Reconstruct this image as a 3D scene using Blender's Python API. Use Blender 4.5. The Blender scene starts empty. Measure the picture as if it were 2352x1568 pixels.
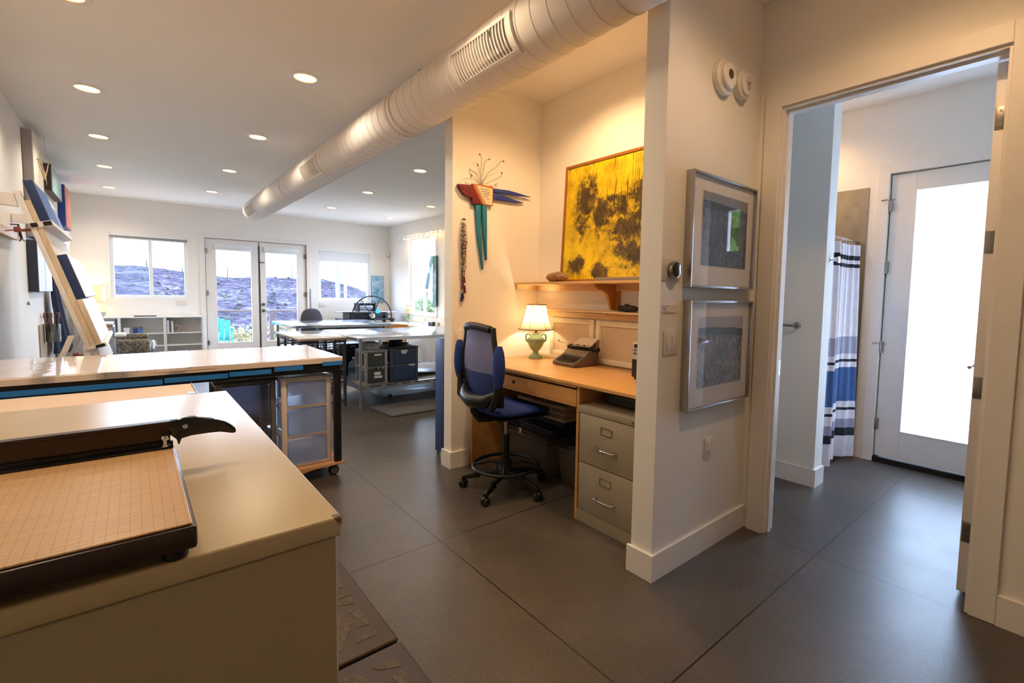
import bpy, bmesh, math, random
from mathutils import Vector, Matrix, Euler
random.seed(7)
C = bpy.context.scene.collection
PI = math.pi
ZC = 3.058            # ceiling height
ORG = {}

# ------------------------------------------------------------------ helpers
class MB:
    def __init__(s): s.bm = bmesh.new()
    def _bev(s, vs, bev, seg):
        if bev > 0:
            es = list({e for v in vs for e in v.link_edges})
            bmesh.ops.bevel(s.bm, geom=es, offset=bev, segments=seg, profile=.5, affect='EDGES', clamp_overlap=True)
    def box(s, x0, x1, y0, y1, z0, z1, bev=0, seg=2):
        return s.obox(((x0+x1)/2, (y0+y1)/2, (z0+z1)/2), (abs(x1-x0), abs(y1-y0), abs(z1-z0)), None, bev, seg)
    def obox(s, c, d, rot=None, bev=0, seg=2):
        m = Matrix.Translation(Vector(c))
        if rot is not None: m = m @ rot.to_4x4()
        m = m @ Matrix.Diagonal((d[0], d[1], d[2], 1))
        r = bmesh.ops.create_cube(s.bm, size=1, matrix=m)
        s._bev(r['verts'], bev, seg); return s
    def hexa(s, p, bev=0):      # eight corners: bottom 4 then top 4
        v = [s.bm.verts.new(q) for q in p]
        for f in ((3,2,1,0),(4,5,6,7),(0,1,5,4),(1,2,6,5),(2,3,7,6),(3,0,4,7)): s.bm.faces.new([v[i] for i in f])
        s._bev(v, bev, 2); return s
    def ring(s, c, ax, r, n, ref=None):
        ax = Vector(ax).normalized()
        u = ref if ref is not None else (Vector((0,0,1)) if abs(ax.z) < .9 else Vector((1,0,0)))
        u = (u - ax*u.dot(ax)).normalized(); w = ax.cross(u)
        return [s.bm.verts.new(Vector(c) + u*(r*math.cos(2*PI*i/n)) + w*(r*math.sin(2*PI*i/n))) for i in range(n)]
    def skin(s, rings, closed=False, cap=True):
        n = len(rings[0]); k = len(rings)
        for a in range(k if closed else k-1):
            A, B = rings[a], rings[(a+1) % k]
            for i in range(n):
                try: s.bm.faces.new((A[i], A[(i+1) % n], B[(i+1) % n], B[i]))
                except ValueError: pass
        if cap and not closed:
            for R_ in (rings[0], rings[-1]):
                try: s.bm.faces.new(R_)
                except ValueError: pass
        return s
    def cyl(s, p0, p1, r, r2=None, n=20):
        d = Vector(p1)-Vector(p0)
        return s.skin([s.ring(p0, d, r, n), s.ring(p1, d, r if r2 is None else r2, n)])
    def lathe(s, prof, c=(0,0,0), ax=(0,0,1), n=32, cap=True):
        ax = Vector(ax).normalized()
        return s.skin([s.ring(Vector(c)+ax*h, ax, max(r, 1e-4), n) for r, h in prof], cap=cap)
    def tube(s, pts, r, n=8, closed=False):
        P = [Vector(p) for p in pts]; rings = []; k = len(P); ref = None
        for i, p in enumerate(P):
            a = P[(i-1) % k] if (closed or i > 0) else p
            b = P[(i+1) % k] if (closed or i < k-1) else p
            t = (b-a).normalized()
            if ref is None: ref = Vector((0,0,1)) if abs(t.z) < .9 else Vector((1,0,0))
            ref = (ref - t*ref.dot(t)).normalized()
            rr = r[i] if isinstance(r, (list, tuple)) else r
            rings.append(s.ring(p, t, rr, n, ref))
        return s.skin(rings, closed)
    def prism(s, pts, vec, bev=0):
        v0 = [s.bm.verts.new(Vector(p)) for p in pts]; v1 = [s.bm.verts.new(Vector(p)+Vector(vec)) for p in pts]
        n = len(pts); s.bm.faces.new(v0); s.bm.faces.new(v1[::-1])
        for i in range(n): s.bm.faces.new((v0[i], v1[i], v1[(i+1) % n], v0[(i+1) % n]))
        s._bev(v0+v1, bev, 2); return s
    def sheet(s, f, nu, nv, thick=None):   # surface from a function of u, v in 0..1
        g = [[s.bm.verts.new(f(i/nu, j/nv)) for j in range(nv+1)] for i in range(nu+1)]
        fs = [s.bm.faces.new((g[i][j], g[i+1][j], g[i+1][j+1], g[i][j+1])) for i in range(nu) for j in range(nv)]
        if thick: 
            bmesh.ops.recalc_face_normals(s.bm, faces=fs)
            bmesh.ops.solidify(s.bm, geom=fs, thickness=thick)
        return s
    def ball(s, c, r, sub=2, rot=None):
        r = (r, r, r) if not isinstance(r, (list, tuple)) else r
        m = Matrix.Translation(Vector(c))
        if rot is not None: m = m @ rot.to_4x4()
        bmesh.ops.create_icosphere(s.bm, subdivisions=sub, radius=1, matrix=m @ Matrix.Diagonal((r[0], r[1], r[2], 1))); return s
    def blobs(s, items):     # many rough lumps in one mesh: (centre, radii)
        t = bmesh.new(); bmesh.ops.create_icosphere(t, subdivisions=2, radius=1)
        vs = [v.co.copy() for v in t.verts]; fs = [[v.index for v in f.verts] for f in t.faces]; t.free()
        for c, r in items:
            q = [s.bm.verts.new((c[0]+v.x*r[0], c[1]+v.y*r[1], c[2]+v.z*r[2])) for v in vs]
            for f in fs: s.bm.faces.new([q[i] for i in f])
        return s
    def torus(s, c, ax, R_, r, n=40, m=10, a0=0, a1=2*PI):
        ax = Vector(ax).normalized(); u = Vector((0,0,1)) if abs(ax.z) < .9 else Vector((1,0,0))
        u = (u-ax*u.dot(ax)).normalized(); w = ax.cross(u); full = abs(a1-a0-2*PI) < 1e-6
        pts = [Vector(c)+u*(R_*math.cos(a0+(a1-a0)*i/(n if full else n-1)))+w*(R_*math.sin(a0+(a1-a0)*i/(n if full else n-1))) for i in range(n)]
        return s.tube(pts, r, m, full)
    def text(s, body, size, mtx, depth=.0006, align='CENTER'):
        cu = bpy.data.curves.new('t', 'FONT'); cu.body = body; cu.size = size; cu.extrude = depth; cu.align_x = align
        o = bpy.data.objects.new('t', cu); C.objects.link(o)
        dg = bpy.context.evaluated_depsgraph_get(); me = bpy.data.meshes.new_from_object(o.evaluated_get(dg))
        me.transform(mtx); s.bm.from_mesh(me)
        bpy.data.objects.remove(o); bpy.data.curves.remove(cu); bpy.data.meshes.remove(me); return s
    def jitter(s, a, sc=9):
        from mathutils import noise
        for v in s.bm.verts: v.co += noise.noise_vector(v.co*sc)*a
        return s
    def build(s, name, mat, parent=None, ang=35, flip=True):
        if flip: bmesh.ops.recalc_face_normals(s.bm, faces=s.bm.faces)
        me = bpy.data.meshes.new(name); s.bm.to_mesh(me); s.bm.free()
        if parent is not None: off = ORG[parent.name]
        else:
            xs = [v.co for v in me.vertices]
            off = Vector(((min(p.x for p in xs)+max(p.x for p in xs))/2, (min(p.y for p in xs)+max(p.y for p in xs))/2, min(p.z for p in xs)))
        me.transform(Matrix.Translation(-off))
        for p in me.polygons: p.use_smooth = True
        me.set_sharp_from_angle(angle=math.radians(ang))
        me.materials.append(mat)
        o = bpy.data.objects.new(name, me); C.objects.link(o)
        if parent is not None: o.parent = parent; ORG[o.name] = off
        else: o.location = off; ORG[o.name] = off
        return o

def smooth(pts, k=6):     # rounded path through the given points
    P = [Vector(p) for p in pts]; out = []
    for i in range(len(P)-1):
        a, b, c, d = P[max(i-1, 0)], P[i], P[i+1], P[min(i+2, len(P)-1)]
        for j in range(k):
            t = j/k; out.append(.5*((2*b)+(c-a)*t+(2*a-5*b+4*c-d)*t*t+(3*b-a-3*c+d)*t**3))
    return out+[P[-1]]
def tag(o, label=None, cat=None, group=None, kind=None):
    if label: o['label'] = label
    if cat: o['category'] = cat
    if group: o['group'] = group
    if kind: o['kind'] = kind
    return o
def thing(name, label, cat, loc, group=None, rot=None):
    o = bpy.data.objects.new(name, None); C.objects.link(o); o.empty_display_size = .1
    o.location = loc; ORG[o.name] = Vector(loc)
    if rot is not None: o.rotation_euler = rot; ORG[o.name] = Vector((0,0,0))
    return tag(o, label, cat, group)
def struct(name, mb, mat): return tag(mb.build(name, mat), kind='structure')
def srt(name, loc):
    o = bpy.data.objects.new(name, None); C.objects.link(o); o.location = loc; ORG[o.name] = Vector(loc)
    return tag(o, kind='structure')
def dup(root, loc, label, rotz=None):
    r = root.copy(); C.objects.link(r); r.location = loc; r['label'] = label
    if rotz is not None: r.rotation_euler.z = rotz
    for ch in list(root.children):
        c = ch.copy(); C.objects.link(c); c.parent = r
        for g in ch.children:
            d = g.copy(); C.objects.link(d); d.parent = c
    return r
def B(*a, **k): return MB().box(*a, **k)

# ------------------------------------------------------------------ materials
def nodes(name):
    m = bpy.data.materials.new(name); m.use_nodes = True; nt = m.node_tree
    return m, nt, nt.nodes['Principled BSDF'], nt.nodes.new('ShaderNodeTexCoord')
def lin(c):   # sRGB 0..255 -> linear
    return tuple((x/255/12.92 if x/255 <= .04045 else ((x/255+.055)/1.055)**2.4) for x in c)
def ramp(nt, fac, stops, interp='LINEAR'):
    r = nt.nodes.new('ShaderNodeValToRGB'); r.color_ramp.interpolation = interp; e = r.color_ramp.elements
    while len(e) < len(stops): e.new(.5)
    for i, (p, c) in enumerate(stops): e[i].position = p; e[i].color = (*c, 1)
    nt.links.new(fac, r.inputs[0]); return r.outputs[0]
def noise(nt, vec, scale, detail=4, rough=.55, dist=0):
    n = nt.nodes.new('ShaderNodeTexNoise'); n.inputs['Scale'].default_value = scale; n.inputs['Detail'].default_value = detail
    n.inputs['Roughness'].default_value = rough; n.inputs['Distortion'].default_value = dist
    nt.links.new(vec, n.inputs['Vector']); return n.outputs['Fac']
def mapv(nt, vec, scale=(1,1,1), rot=(0,0,0), loc=(0,0,0)):
    m = nt.nodes.new('ShaderNodeMapping'); m.inputs['Scale'].default_value = scale; m.inputs['Rotation'].default_value = rot
    m.inputs['Location'].default_value = loc; nt.links.new(vec, m.inputs['Vector']); return m.outputs[0]
def math_(nt, op, a, b=None):
    n = nt.nodes.new('ShaderNodeMath'); n.operation = op
    for i, x in enumerate((a, b)):
        if x is None: continue
        if isinstance(x, (int, float)): n.inputs[i].default_value = x
        else: nt.links.new(x, n.inputs[i])
    return n.outputs[0]
def mixc(nt, fac, a, b, mode='MIX'):
    n = nt.nodes.new('ShaderNodeMix'); n.data_type = 'RGBA'; n.blend_type = mode
    for i, x in ((0, fac), (6, a), (7, b)):
        if isinstance(x, tuple): n.inputs[i].default_value = (*x, 1)
        elif isinstance(x, (int, float)): n.inputs[i].default_value = x
        else: nt.links.new(x, n.inputs[i])
    return n.outputs[2]
def bump(nt, p, h, strength=.1, dist=.01):
    b = nt.nodes.new('ShaderNodeBump'); b.inputs['Strength'].default_value = strength; b.inputs['Distance'].default_value = dist
    nt.links.new(h, b.inputs['Height']); nt.links.new(b.outputs[0], p.inputs['Normal'])
def mat(name, rgb, rough=.5, metal=0, var=.06, nscale=6, bmp=0, bscale=60, spec=.5, coat=0, stretch=(1,1,1), trans=0):
    m, nt, p, tc = nodes(name); c = lin(rgb)
    v = mapv(nt, tc.outputs['Object'], stretch)
    f = noise(nt, v, nscale)
    nt.links.new(ramp(nt, f, [(.3, tuple(x*(1-var) for x in c)), (.7, tuple(min(1, x*(1+var)) for x in c))]), p.inputs['Base Color'])
    p.inputs['Roughness'].default_value = rough; p.inputs['Metallic'].default_value = metal
    p.inputs['Specular IOR Level'].default_value = spec; p.inputs['Coat Weight'].default_value = coat
    p.inputs['Transmission Weight'].default_value = trans
    if bmp: bump(nt, p, noise(nt, v, bscale, 3), bmp)
    return m
def wood(name, rgb, dark, axis=0, rough=.4, scale=5):
    m, nt, p, tc = nodes(name); st = [18, 18, 18]; st[axis] = 1.2
    v = mapv(nt, tc.outputs['Object'], tuple(st)); f = noise(nt, v, scale*.35, 6, .6, .6)
    nt.links.new(ramp(nt, f, [(.3, lin(dark)), (.62, lin(rgb))]), p.inputs['Base Color'])
    p.inputs['Roughness'].default_value = rough; bump(nt, p, f, .06, .002); return m
def emis(name, rgb, s):
    m, nt, p, tc = nodes(name); p.inputs['Base Color'].default_value = (.9,.88,.8,1)
    p.inputs['Emission Color'].default_value = (*lin(rgb), 1); p.inputs['Emission Strength'].default_value = s; return m
def clear(name, tint=(1,1,1), refl=.08, haze=0, hazec=(.8,.85,.9), rough=.02):
    m = bpy.data.materials.new(name); m.use_nodes = True; nt = m.node_tree; nt.nodes.clear()
    out = nt.nodes.new('ShaderNodeOutputMaterial'); tr = nt.nodes.new('ShaderNodeBsdfTransparent'); tr.inputs[0].default_value = (*tint, 1)
    gl = nt.nodes.new('ShaderNodeBsdfGlossy'); gl.inputs['Roughness'].default_value = rough
    lw_ = nt.nodes.new('ShaderNodeLayerWeight'); lw_.inputs[0].default_value = .5
    pw_ = math_(nt, 'ADD', math_(nt, 'MULTIPLY', math_(nt, 'POWER', lw_.outputs['Facing'], 4.8), .9), .022)
    mx = nt.nodes.new('ShaderNodeMixShader')
    base = tr.outputs[0]
    if haze:
        df = nt.nodes.new('ShaderNodeBsdfDiffuse'); df.inputs[0].default_value = (*hazec, 1)
        tl = nt.nodes.new('ShaderNodeBsdfTranslucent'); tl.inputs[0].default_value = (*hazec, 1)
        m1 = nt.nodes.new('ShaderNodeMixShader'); m1.inputs[0].default_value = .5; nt.links.new(df.outputs[0], m1.inputs[1]); nt.links.new(tl.outputs[0], m1.inputs[2])
        m2 = nt.nodes.new('ShaderNodeMixShader'); m2.inputs[0].default_value = haze; nt.links.new(base, m2.inputs[1]); nt.links.new(m1.outputs[0], m2.inputs[2]); base = m2.outputs[0]
    nt.links.new(pw_, mx.inputs[0]); nt.links.new(base, mx.inputs[1]); nt.links.new(gl.outputs[0], mx.inputs[2])
    nt.links.new(mx.outputs[0], out.inputs[0]); return m

def floor_mat():
    m, nt, p, tc = nodes('polished_concrete'); v = tc.outputs['Object']
    geo = nt.nodes.new('ShaderNodeNewGeometry'); sp = nt.nodes.new('ShaderNodeSeparateXYZ'); nt.links.new(geo.outputs['Position'], sp.inputs[0])
    f = noise(nt, v, 1.3, 8, .65); g = noise(nt, v, 90, 2)
    base = ramp(nt, f, [(.3, (.046,.038,.031)), (.5, (.076,.063,.052)), (.72, (.12,.098,.078))])
    base = mixc(nt, .22, base, ramp(nt, g, [(.35, (.035,.031,.028)), (.65, (.13,.115,.10))]))
    line = None
    for ax, vals in ((0, (-.23, 1.272, 2.79, 4.27)), (1, (.906, 2.309, 3.712, 5.115, 6.518, 7.921, 9.32, 10.7))):
        for k in vals:
            d = math_(nt, 'LESS_THAN', math_(nt, 'ABSOLUTE', math_(nt, 'SUBTRACT', sp.outputs[ax], k)), .0036)
            line = d if line is None else math_(nt, 'MAXIMUM', line, d)
    nt.links.new(mixc(nt, line, base, (.008,.006,.005)), p.inputs['Base Color'])
    nt.links.new(math_(nt, 'ADD', math_(nt, 'MULTIPLY', noise(nt, v, 5, 6), .12), .3), p.inputs['Roughness'])
    bump(nt, p, math_(nt, 'SUBTRACT', math_(nt, 'MULTIPLY', g, .15), line), .25, .003)
    return m
def grid_mat():      # paper-cutter board printed with a half-inch grid
    m, nt, p, tc = nodes('cutter_grid_board'); geo = nt.nodes.new('ShaderNodeNewGeometry')
    sp = nt.nodes.new('ShaderNodeSeparateXYZ'); nt.links.new(geo.outputs['Position'], sp.inputs[0])
    base = ramp(nt, noise(nt, mapv(nt, tc.outputs['Object'], (3,30,3)), 4, 6), [(.3, lin((214,172,118))), (.7, lin((228,188,136)))])
    ln = None
    for ax in (0, 1):
        d = math_(nt, 'LESS_THAN', math_(nt, 'PINGPONG', sp.outputs[ax], .00635), .00042)
        ln = d if ln is None else math_(nt, 'MAXIMUM', ln, d)
    nt.links.new(mixc(nt, math_(nt, 'MULTIPLY', ln, .42), base, lin((120,78,40))), p.inputs['Base Color'])
    p.inputs['Roughness'].default_value = .33; return m
def painting_mat(name, stops, scale=3.0, drips=None, stretch=(1,1,1), rough=.35):
    m, nt, p, tc = nodes(name); v = mapv(nt, tc.outputs['Object'], stretch)
    f = noise(nt, v, scale, 9, .66, .9); col = ramp(nt, f, stops)
    if drips:
        w = noise(nt, mapv(nt, tc.outputs['Object'], (40, 34, 2.2)), 1.6, 4, .5, .3)
        col = mixc(nt, ramp(nt, w, [(.61, (0,0,0)), (.66, (1,1,1))]), col, lin(drips))
        h = noise(nt, tc.outputs['Object'], 26, 5, .7, 1.5)
        col = mixc(nt, ramp(nt, h, [(.60, (0,0,0)), (.68, (.85,.85,.85))]), col, lin(drips))
    nt.links.new(col, p.inputs['Base Color']); p.inputs['Roughness'].default_value = rough
    bump(nt, p, f, .15, .004); return m
def bands_mat(name, axis, stops, tex=.1, rough=.85, interp='CONSTANT', lo=0., hi=1., weave=220):
    m, nt, p, tc = nodes(name); geo = nt.nodes.new('ShaderNodeNewGeometry'); sp = nt.nodes.new('ShaderNodeSeparateXYZ')
    nt.links.new(geo.outputs['Position'], sp.inputs[0])
    f = math_(nt, 'DIVIDE', math_(nt, 'SUBTRACT', sp.outputs[axis], lo), hi-lo)
    col = ramp(nt, f, stops, interp); n = noise(nt, mapv(nt, tc.outputs['Object'], (60,60,9)), 3, 3)
    nt.links.new(mixc(nt, tex, col, ramp(nt, n, [(.35, (.25,.25,.3)), (.65, (1,1,1))]), 'MULTIPLY'), p.inputs['Base Color'])
    p.inputs['Roughness'].default_value = rough; bump(nt, p, n, .2, .004); return m
def mat_pattern():   # anti-fatigue mat: panels of basket weave between plain bands
    m, nt, p, tc = nodes('mat_embossed'); v = tc.outputs['Object']
    b = nt.nodes.new('ShaderNodeTexBrick'); b.inputs['Scale'].default_value = 34; nt.links.new(v, b.inputs['Vector'])
    b.inputs['Color1'].default_value = (*lin((98,88,78)), 1); b.inputs['Color2'].default_value = (*lin((74,64,56)), 1); b.inputs['Mortar'].default_value = (*lin((44,34,28)), 1)
    n = noise(nt, v, 60, 3)
    nt.links.new(mixc(nt, .35, b.outputs['Color'], ramp(nt, n, [(.3, lin((50,40,34))), (.7, lin((120,110,100)))])), p.inputs['Base Color'])
    p.inputs['Roughness'].default_value = .75; bump(nt, p, b.outputs['Fac'], .5, .003); return m
def stripe_mesh(name, c1, c2, axis, scale, rough=.6):
    m, nt, p, tc = nodes(name); w = nt.nodes.new('ShaderNodeTexWave'); w.bands_direction = 'XYZ'[axis]; w.inputs['Scale'].default_value = scale
    nt.links.new(tc.outputs['Object'], w.inputs['Vector'])
    nt.links.new(ramp(nt, w.outputs['Fac'], [(.35, lin(c1)), (.65, lin(c2))]), p.inputs['Base Color']); p.inputs['Roughness'].default_value = rough
    bump(nt, p, w.outputs['Fac'], .3, .003); return m

wall_m = mat('white_wall_paint', (237,234,227), .75, var=.015, nscale=2, bmp=.05, bscale=140)
ceil_m = mat('white_ceiling_paint', (245,243,239), .8, var=.012, nscale=2, bmp=.05, bscale=120)
trim_m = mat('white_trim_paint', (236,232,226), .42, var=.015)
white_m = mat('white_melamine', (226,228,228), .4, var=.02)
vinyl_m = mat('white_window_vinyl', (232,236,238), .35, var=.01)
plate_m = mat('white_plastic_plate', (226,222,214), .35, var=.01)
black_m = mat('black_plastic', (20,20,22), .38, var=.2)
blackmetal_m = mat('black_metal', (26,28,32), .45, .3, var=.15)
chrome_m = mat('chrome', (214,214,216), .12, 1, var=.03)
steel_m = mat('brushed_steel', (168,172,178), .3, .9, var=.06, stretch=(1,30,30))
nickel_m = mat('satin_nickel', (150,146,138), .32, 1, var=.05)
stain_m = mat('stainless_top', (206,214,222), .13, .85, var=.03, nscale=3, bmp=.02, bscale=8)
beige_m = mat('beige_enamel', (178,163,130), .38, .05, var=.03, nscale=3, bmp=.04, bscale=260)
putty_m = mat('putty_enamel', (158,148,128), .42, .1, var=.03, bmp=.03, bscale=300)
ply_m = wood('birch_plywood', (214,168,108), (196,146,86), 1, .32)
plyx_m = wood('birch_plywood_front', (204,154,92), (180,128,70), 1, .42)
pine_m = wood('pale_pine', (222,190,142), (200,162,112), 1, .5)
kraft_m = mat('kraft_board', (216,190,166), .6, var=.03, nscale=4)
# ------------------------------------------------------------------ the room
def wall(name, ax, p0, p1, a0, a1, ops=(), z0=0, z1=ZC, m=wall_m):
    mb = MB(); cuts = sorted({a0, a1, *[o[0] for o in ops], *[o[1] for o in ops]})
    for u, v in zip(cuts, cuts[1:]):
        segs = [(z0, z1)]
        for o in ops:
            if o[0] <= u+1e-6 and o[1] >= v-1e-6:
                segs = [t for t in ((z0, o[2]), (o[3], z1)) if t[1]-t[0] > 1e-4]
        for s0, s1 in segs:
            if ax == 'x': mb.box(p0, p1, u, v, s0, s1)
            else: mb.box(u, v, p0, p1, s0, s1)
    bmesh.ops.remove_doubles(mb.bm, verts=mb.bm.verts, dist=1e-5)
    return struct(name, mb, m)
XL, XR, YF, YB = -.81, 5.0, 11.78, -3.0
W1 = (-.30, .85, 1.215, 2.40); FD = (1.13, 3.045, 0, 2.45); W2 = (3.305, 4.505, 1.20, 2.375)
WR = (9.33, 10.62, .92, 2.68)
wall('wall_left', 'x', XL-.15, XL, YB-.15, YF+.15)
wall('wall_far', 'y', YF, YF+.15, XL, XR+.15, [W1, FD, W2])
wall('wall_right', 'x', XR, XR+.15, 2.72, YF, [WR])
wall('wall_studio_side', 'y', 3.255, 3.37, 1.886, XR)                     # the wall the bird sculpture hangs on, alcove and studio
wall('wall_alcove_rear', 'x', 2.762, 2.86, 1.457, 3.255)
wall('wall_prints', 'y', 1.332, 1.457, 1.886, 2.92)
wall('wall_door', 'x', 2.80, 2.92, YB, 1.332, [(.286, 1.208, 0, 2.46)])
wall('wall_back', 'y', YB-.15, YB, XL, 2.80)
wall('wall_bath_far', 'x', 4.88, 5.0, -1.0, 2.72, [(.245, 1.187, 0, 2.462), (-.09, .15, 1.85, 2.39)])
wall('wall_bath_stub', 'x', 3.81, 3.96, 1.284, 2.6)
wall('wall_bath_left', 'y', 2.6, 2.72, 2.86, 5.0)
wall('wall_bath_right', 'y', -1.15, -1.0, 2.92, 5.0)
struct('floor', B(XL-.15, XR+.15, YB-.15, YF+.15, -.12, 0), floor_mat())
struct('ceiling', B(XL-.15, XR+.15, YB-.15, YF+.15, ZC, ZC+.12), ceil_m)
shower_m = mat('dark_shower_floor', (44,40,38), .5)
struct('floor_shower', B(3.965, 4.875, 1.385, 2.595, .0005, .004), shower_m)

bbm = trim_m
def bb(name, *boxes):
    mb = MB()
    for b in boxes: mb.box(*b, 0, .133)
    bmesh.ops.remove_doubles(mb.bm, verts=mb.bm.verts, dist=1e-5); return struct(name, mb, bbm)
bb('baseboard_prints', (1.87, 2.80, 1.316, 1.332), (1.87, 1.886, 1.332, 1.473))
bb('baseboard_studio_side', (1.87, 2.04, 3.239, 3.255), (1.87, 1.886, 3.255, 3.386))
bb('baseboard_door', (2.784, 2.80, YB, .195))
bb('baseboard_bath_stub', (3.794, 3.81, 1.268, 2.6), (3.81, 3.97, 1.268, 1.284))
bb('baseboard_left', (XL, XL+.016, YB, YF-.33))
bb('baseboard_far', (3.13, XR, YF-.016, YF))
bb('baseboard_right', (XR-.016, XR, 3.37, 8.2))
struct('threshold_far', B(1.13, 3.045, YF-.02, YF+.15, 0, .02), mat('bronze_threshold', (70,64,58), .5, .6))

def casing(name, ax, face, out, a0, a1, z1, w=.09, t=.016):   # flat trim round an opening
    mb = MB(); f0, f1 = sorted((face, face+out*t))
    for b in ((a0-w, a0, 0, z1+w), (a1, a1+w, 0, z1+w), (a0, a1, z1, z1+w)):
        if ax == 'x': mb.box(f0, f1, b[0], b[1], b[2], b[3], .003, 1)
        else: mb.box(b[0], b[1], f0, f1, b[2], b[3], .003, 1)
    return struct(name, mb, trim_m)
casing('trim_1', 'x', 2.80, -1, .286, 1.208, 2.46)
casing('trim_2', 'x', 4.88, -1, .245, 1.187, 2.462, .085)
casing('trim_3', 'y', YF, -1, FD[0], FD[1], FD[3], .085)
mb = MB()   # jamb and stop of the inner doorway
for a, b in ((.286, .298), (1.196, 1.208)): mb.box(2.80, 2.92, a, b, 0, 2.46)
mb.box(2.80, 2.92, .298, 1.196, 2.448, 2.46)
mb.box(2.835, 2.868, 1.184, 1.196, 0, 2.448); mb.box(2.835, 2.868, .298, 1.184, 2.436, 2.448)
jm = struct('trim_4', mb, trim_m)
B(2.872, 2.912, 1.193, 1.1965, .94, 1.03).build('strike_plate', nickel_m, jm)

# windows of the far wall
glass_m = clear('window_glass'); screen_m = clear('screened_glass', (.88,.9,.93), haze=.02)
shade_m = mat('white_shade_fabric', (226,228,230), .8, var=.02)
def window(name, w, ymid, ax='y', vdiv=None, hdiv=None, screen=0):
    a0, a1, z0, z1 = w; f = .055; d = .035
    e = srt(name, ((a0+a1)/2, ymid, z0) if ax == 'y' else (ymid, (a0+a1)/2, z0))
    def b(mb, u0, u1, p0, p1, s0, s1, bev=.004):
        if ax == 'y': mb.box(u0, u1, ymid+p0, ymid+p1, s0, s1, bev, 1)
        else: mb.box(ymid+p0, ymid+p1, u0, u1, s0, s1, bev, 1)
    mb = MB()
    b(mb, a0, a0+f, -d, d, z0, z1); b(mb, a1-f, a1, -d, d, z0, z1); b(mb, a0+f, a1-f, -d, d, z0, z0+f); b(mb, a0+f, a1-f, -d, d, z1-f, z1)
    if vdiv: b(mb, vdiv-.028, vdiv+.028, -d*.8, d*.8, z0+f, hdiv-.03 if hdiv else z1-f)
    if hdiv: b(mb, a0+f, a1-f, -d*.8, d*.8, hdiv-.035, hdiv+.035)
    mb.build('window_frame', vinyl_m, e)
    if hdiv: parts = [(a0+f, a1-f, hdiv+.035, z1-f), (a0+f, vdiv-.028, z0+f, hdiv-.035), (vdiv+.028, a1-f, z0+f, hdiv-.035)]
    elif vdiv: parts = [(a0+f, vdiv-.028, z0+f, z1-f), (vdiv+.028, a1-f, z0+f, z1-f)]
    else: parts = [(a0+f, a1-f, z0+f, z1-f)]
    for i, q in enumerate(parts):
        mb = MB(); b(mb, q[0], q[1], -.003, .003, q[2], q[3], 0); mb.build('pane', screen_m if (screen >> i) & 1 else glass_m, e)
    return e
window('window_1', W1, YF+.075, vdiv=.278, screen=1)
window('window_2', W2, YF+.075, vdiv=3.93, screen=2)
window('window_3', WR, XR+.075, 'x', vdiv=9.98, hdiv=1.47)
window('window_4', (-.09, .15, 1.85, 2.39), 4.94, 'x')
def shade(label, x0, x1, z0, z1, y, n, lab2=None):
    e = thing('roller_shade' if n == 1 else 'cellular_shade', label, 'window shade', ((x0+x1)/2, y, z0))
    B(x0, x1, y-.03, y+.03, z1-.035, z1, .005).build('headrail', vinyl_m, e)
    mb = MB()
    if n > 1:
        h = (z1-.035-z0)/n
        for i in range(n): mb.prism([(x0+.004, y, z0+i*h), (x0+.004, y-.022, z0+(i+.5)*h), (x0+.004, y, z0+(i+1)*h), (x0+.004, y+.022, z0+(i+.5)*h)], (x1-x0-.008, 0, 0))
    else: mb.box(x0+.006, x1-.006, y-.006, y+.006, z0, z1-.036)
    mb.build('shade_fabric', shade_m, e)
    B(x0+.003, x1-.003, y-.018, y+.018, z0-.022, z0-.001, .004).build('bottom_rail', vinyl_m, e)
shade('white cellular shade drawn right up over the wide left window', W1[0]+.004, W1[1]-.004, 2.325, 2.398, YF-.0+.012, 4)
shade('white roller shade a third down over the small window beside the glazed doors', W2[0]+.004, W2[1]-.004, 2.135, 2.373, YF+.012, 1)

# french doors
hinge_m = nickel_m
def glazed_leaf(name, x0, x1, g, shadez):
    e = srt(name, ((x0+x1)/2, YF+.06, .02)); y0, y1 = YF+.035, YF+.08; z0, z1 = .022, 2.44
    mb = MB()
    mb.box(x0, g[0], y0, y1, z0, z1, .003, 1); mb.box(g[1], x1, y0, y1, z0, z1, .003, 1)
    mb.box(g[0], g[1], y0, y1, z0, g[2], .003, 1); mb.box(g[0], g[1], y0, y1, g[3], z1, .003, 1)
    mb.build('door_frame', trim_m, e)
    B(g[0], g[1], (y0+y1)/2-.003, (y0+y1)/2+.003, g[2], g[3]).build('pane', glass_m, e)
    B(g[0]-.035, g[1]+.035, y0-.035, y0-.001, g[3]-.09, g[3]+.04, .008).build('shade_cassette', vinyl_m, e)
    return e
d1 = glazed_leaf('door_1', 1.145, 2.083, (1.325, 1.945, .30, 2.305), 0)
d2 = glazed_leaf('door_2', 2.113, 3.03, (2.225, 2.845, .30, 2.305), 0)
B(2.085, 2.111, YF+.03, YF+.05, .022, 2.36).build('astragal', mat('dark_weatherstrip', (60,66,74), .6), d1)
for e, x, zs in ((d1, 1.143, (.31, 1.33, 2.19)), (d2, 3.031, (.31, 1.33, 2.19))):
    for z in zs: MB().cyl((x, YF-.002, z-.05), (x, YF-.002, z+.05), .011, n=10).box(x-.03, x+.03, YF+.008, YF+.03, z-.045, z+.045).build('hinge', hinge_m, e)
MB().cyl((2.165, YF+.034, 1.10), (2.165, YF+.005, 1.10), .032).box(2.158, 2.172, YF-.012, YF+.006, 1.07, 1.12, .003).build('deadbolt', hinge_m, d2)
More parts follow.
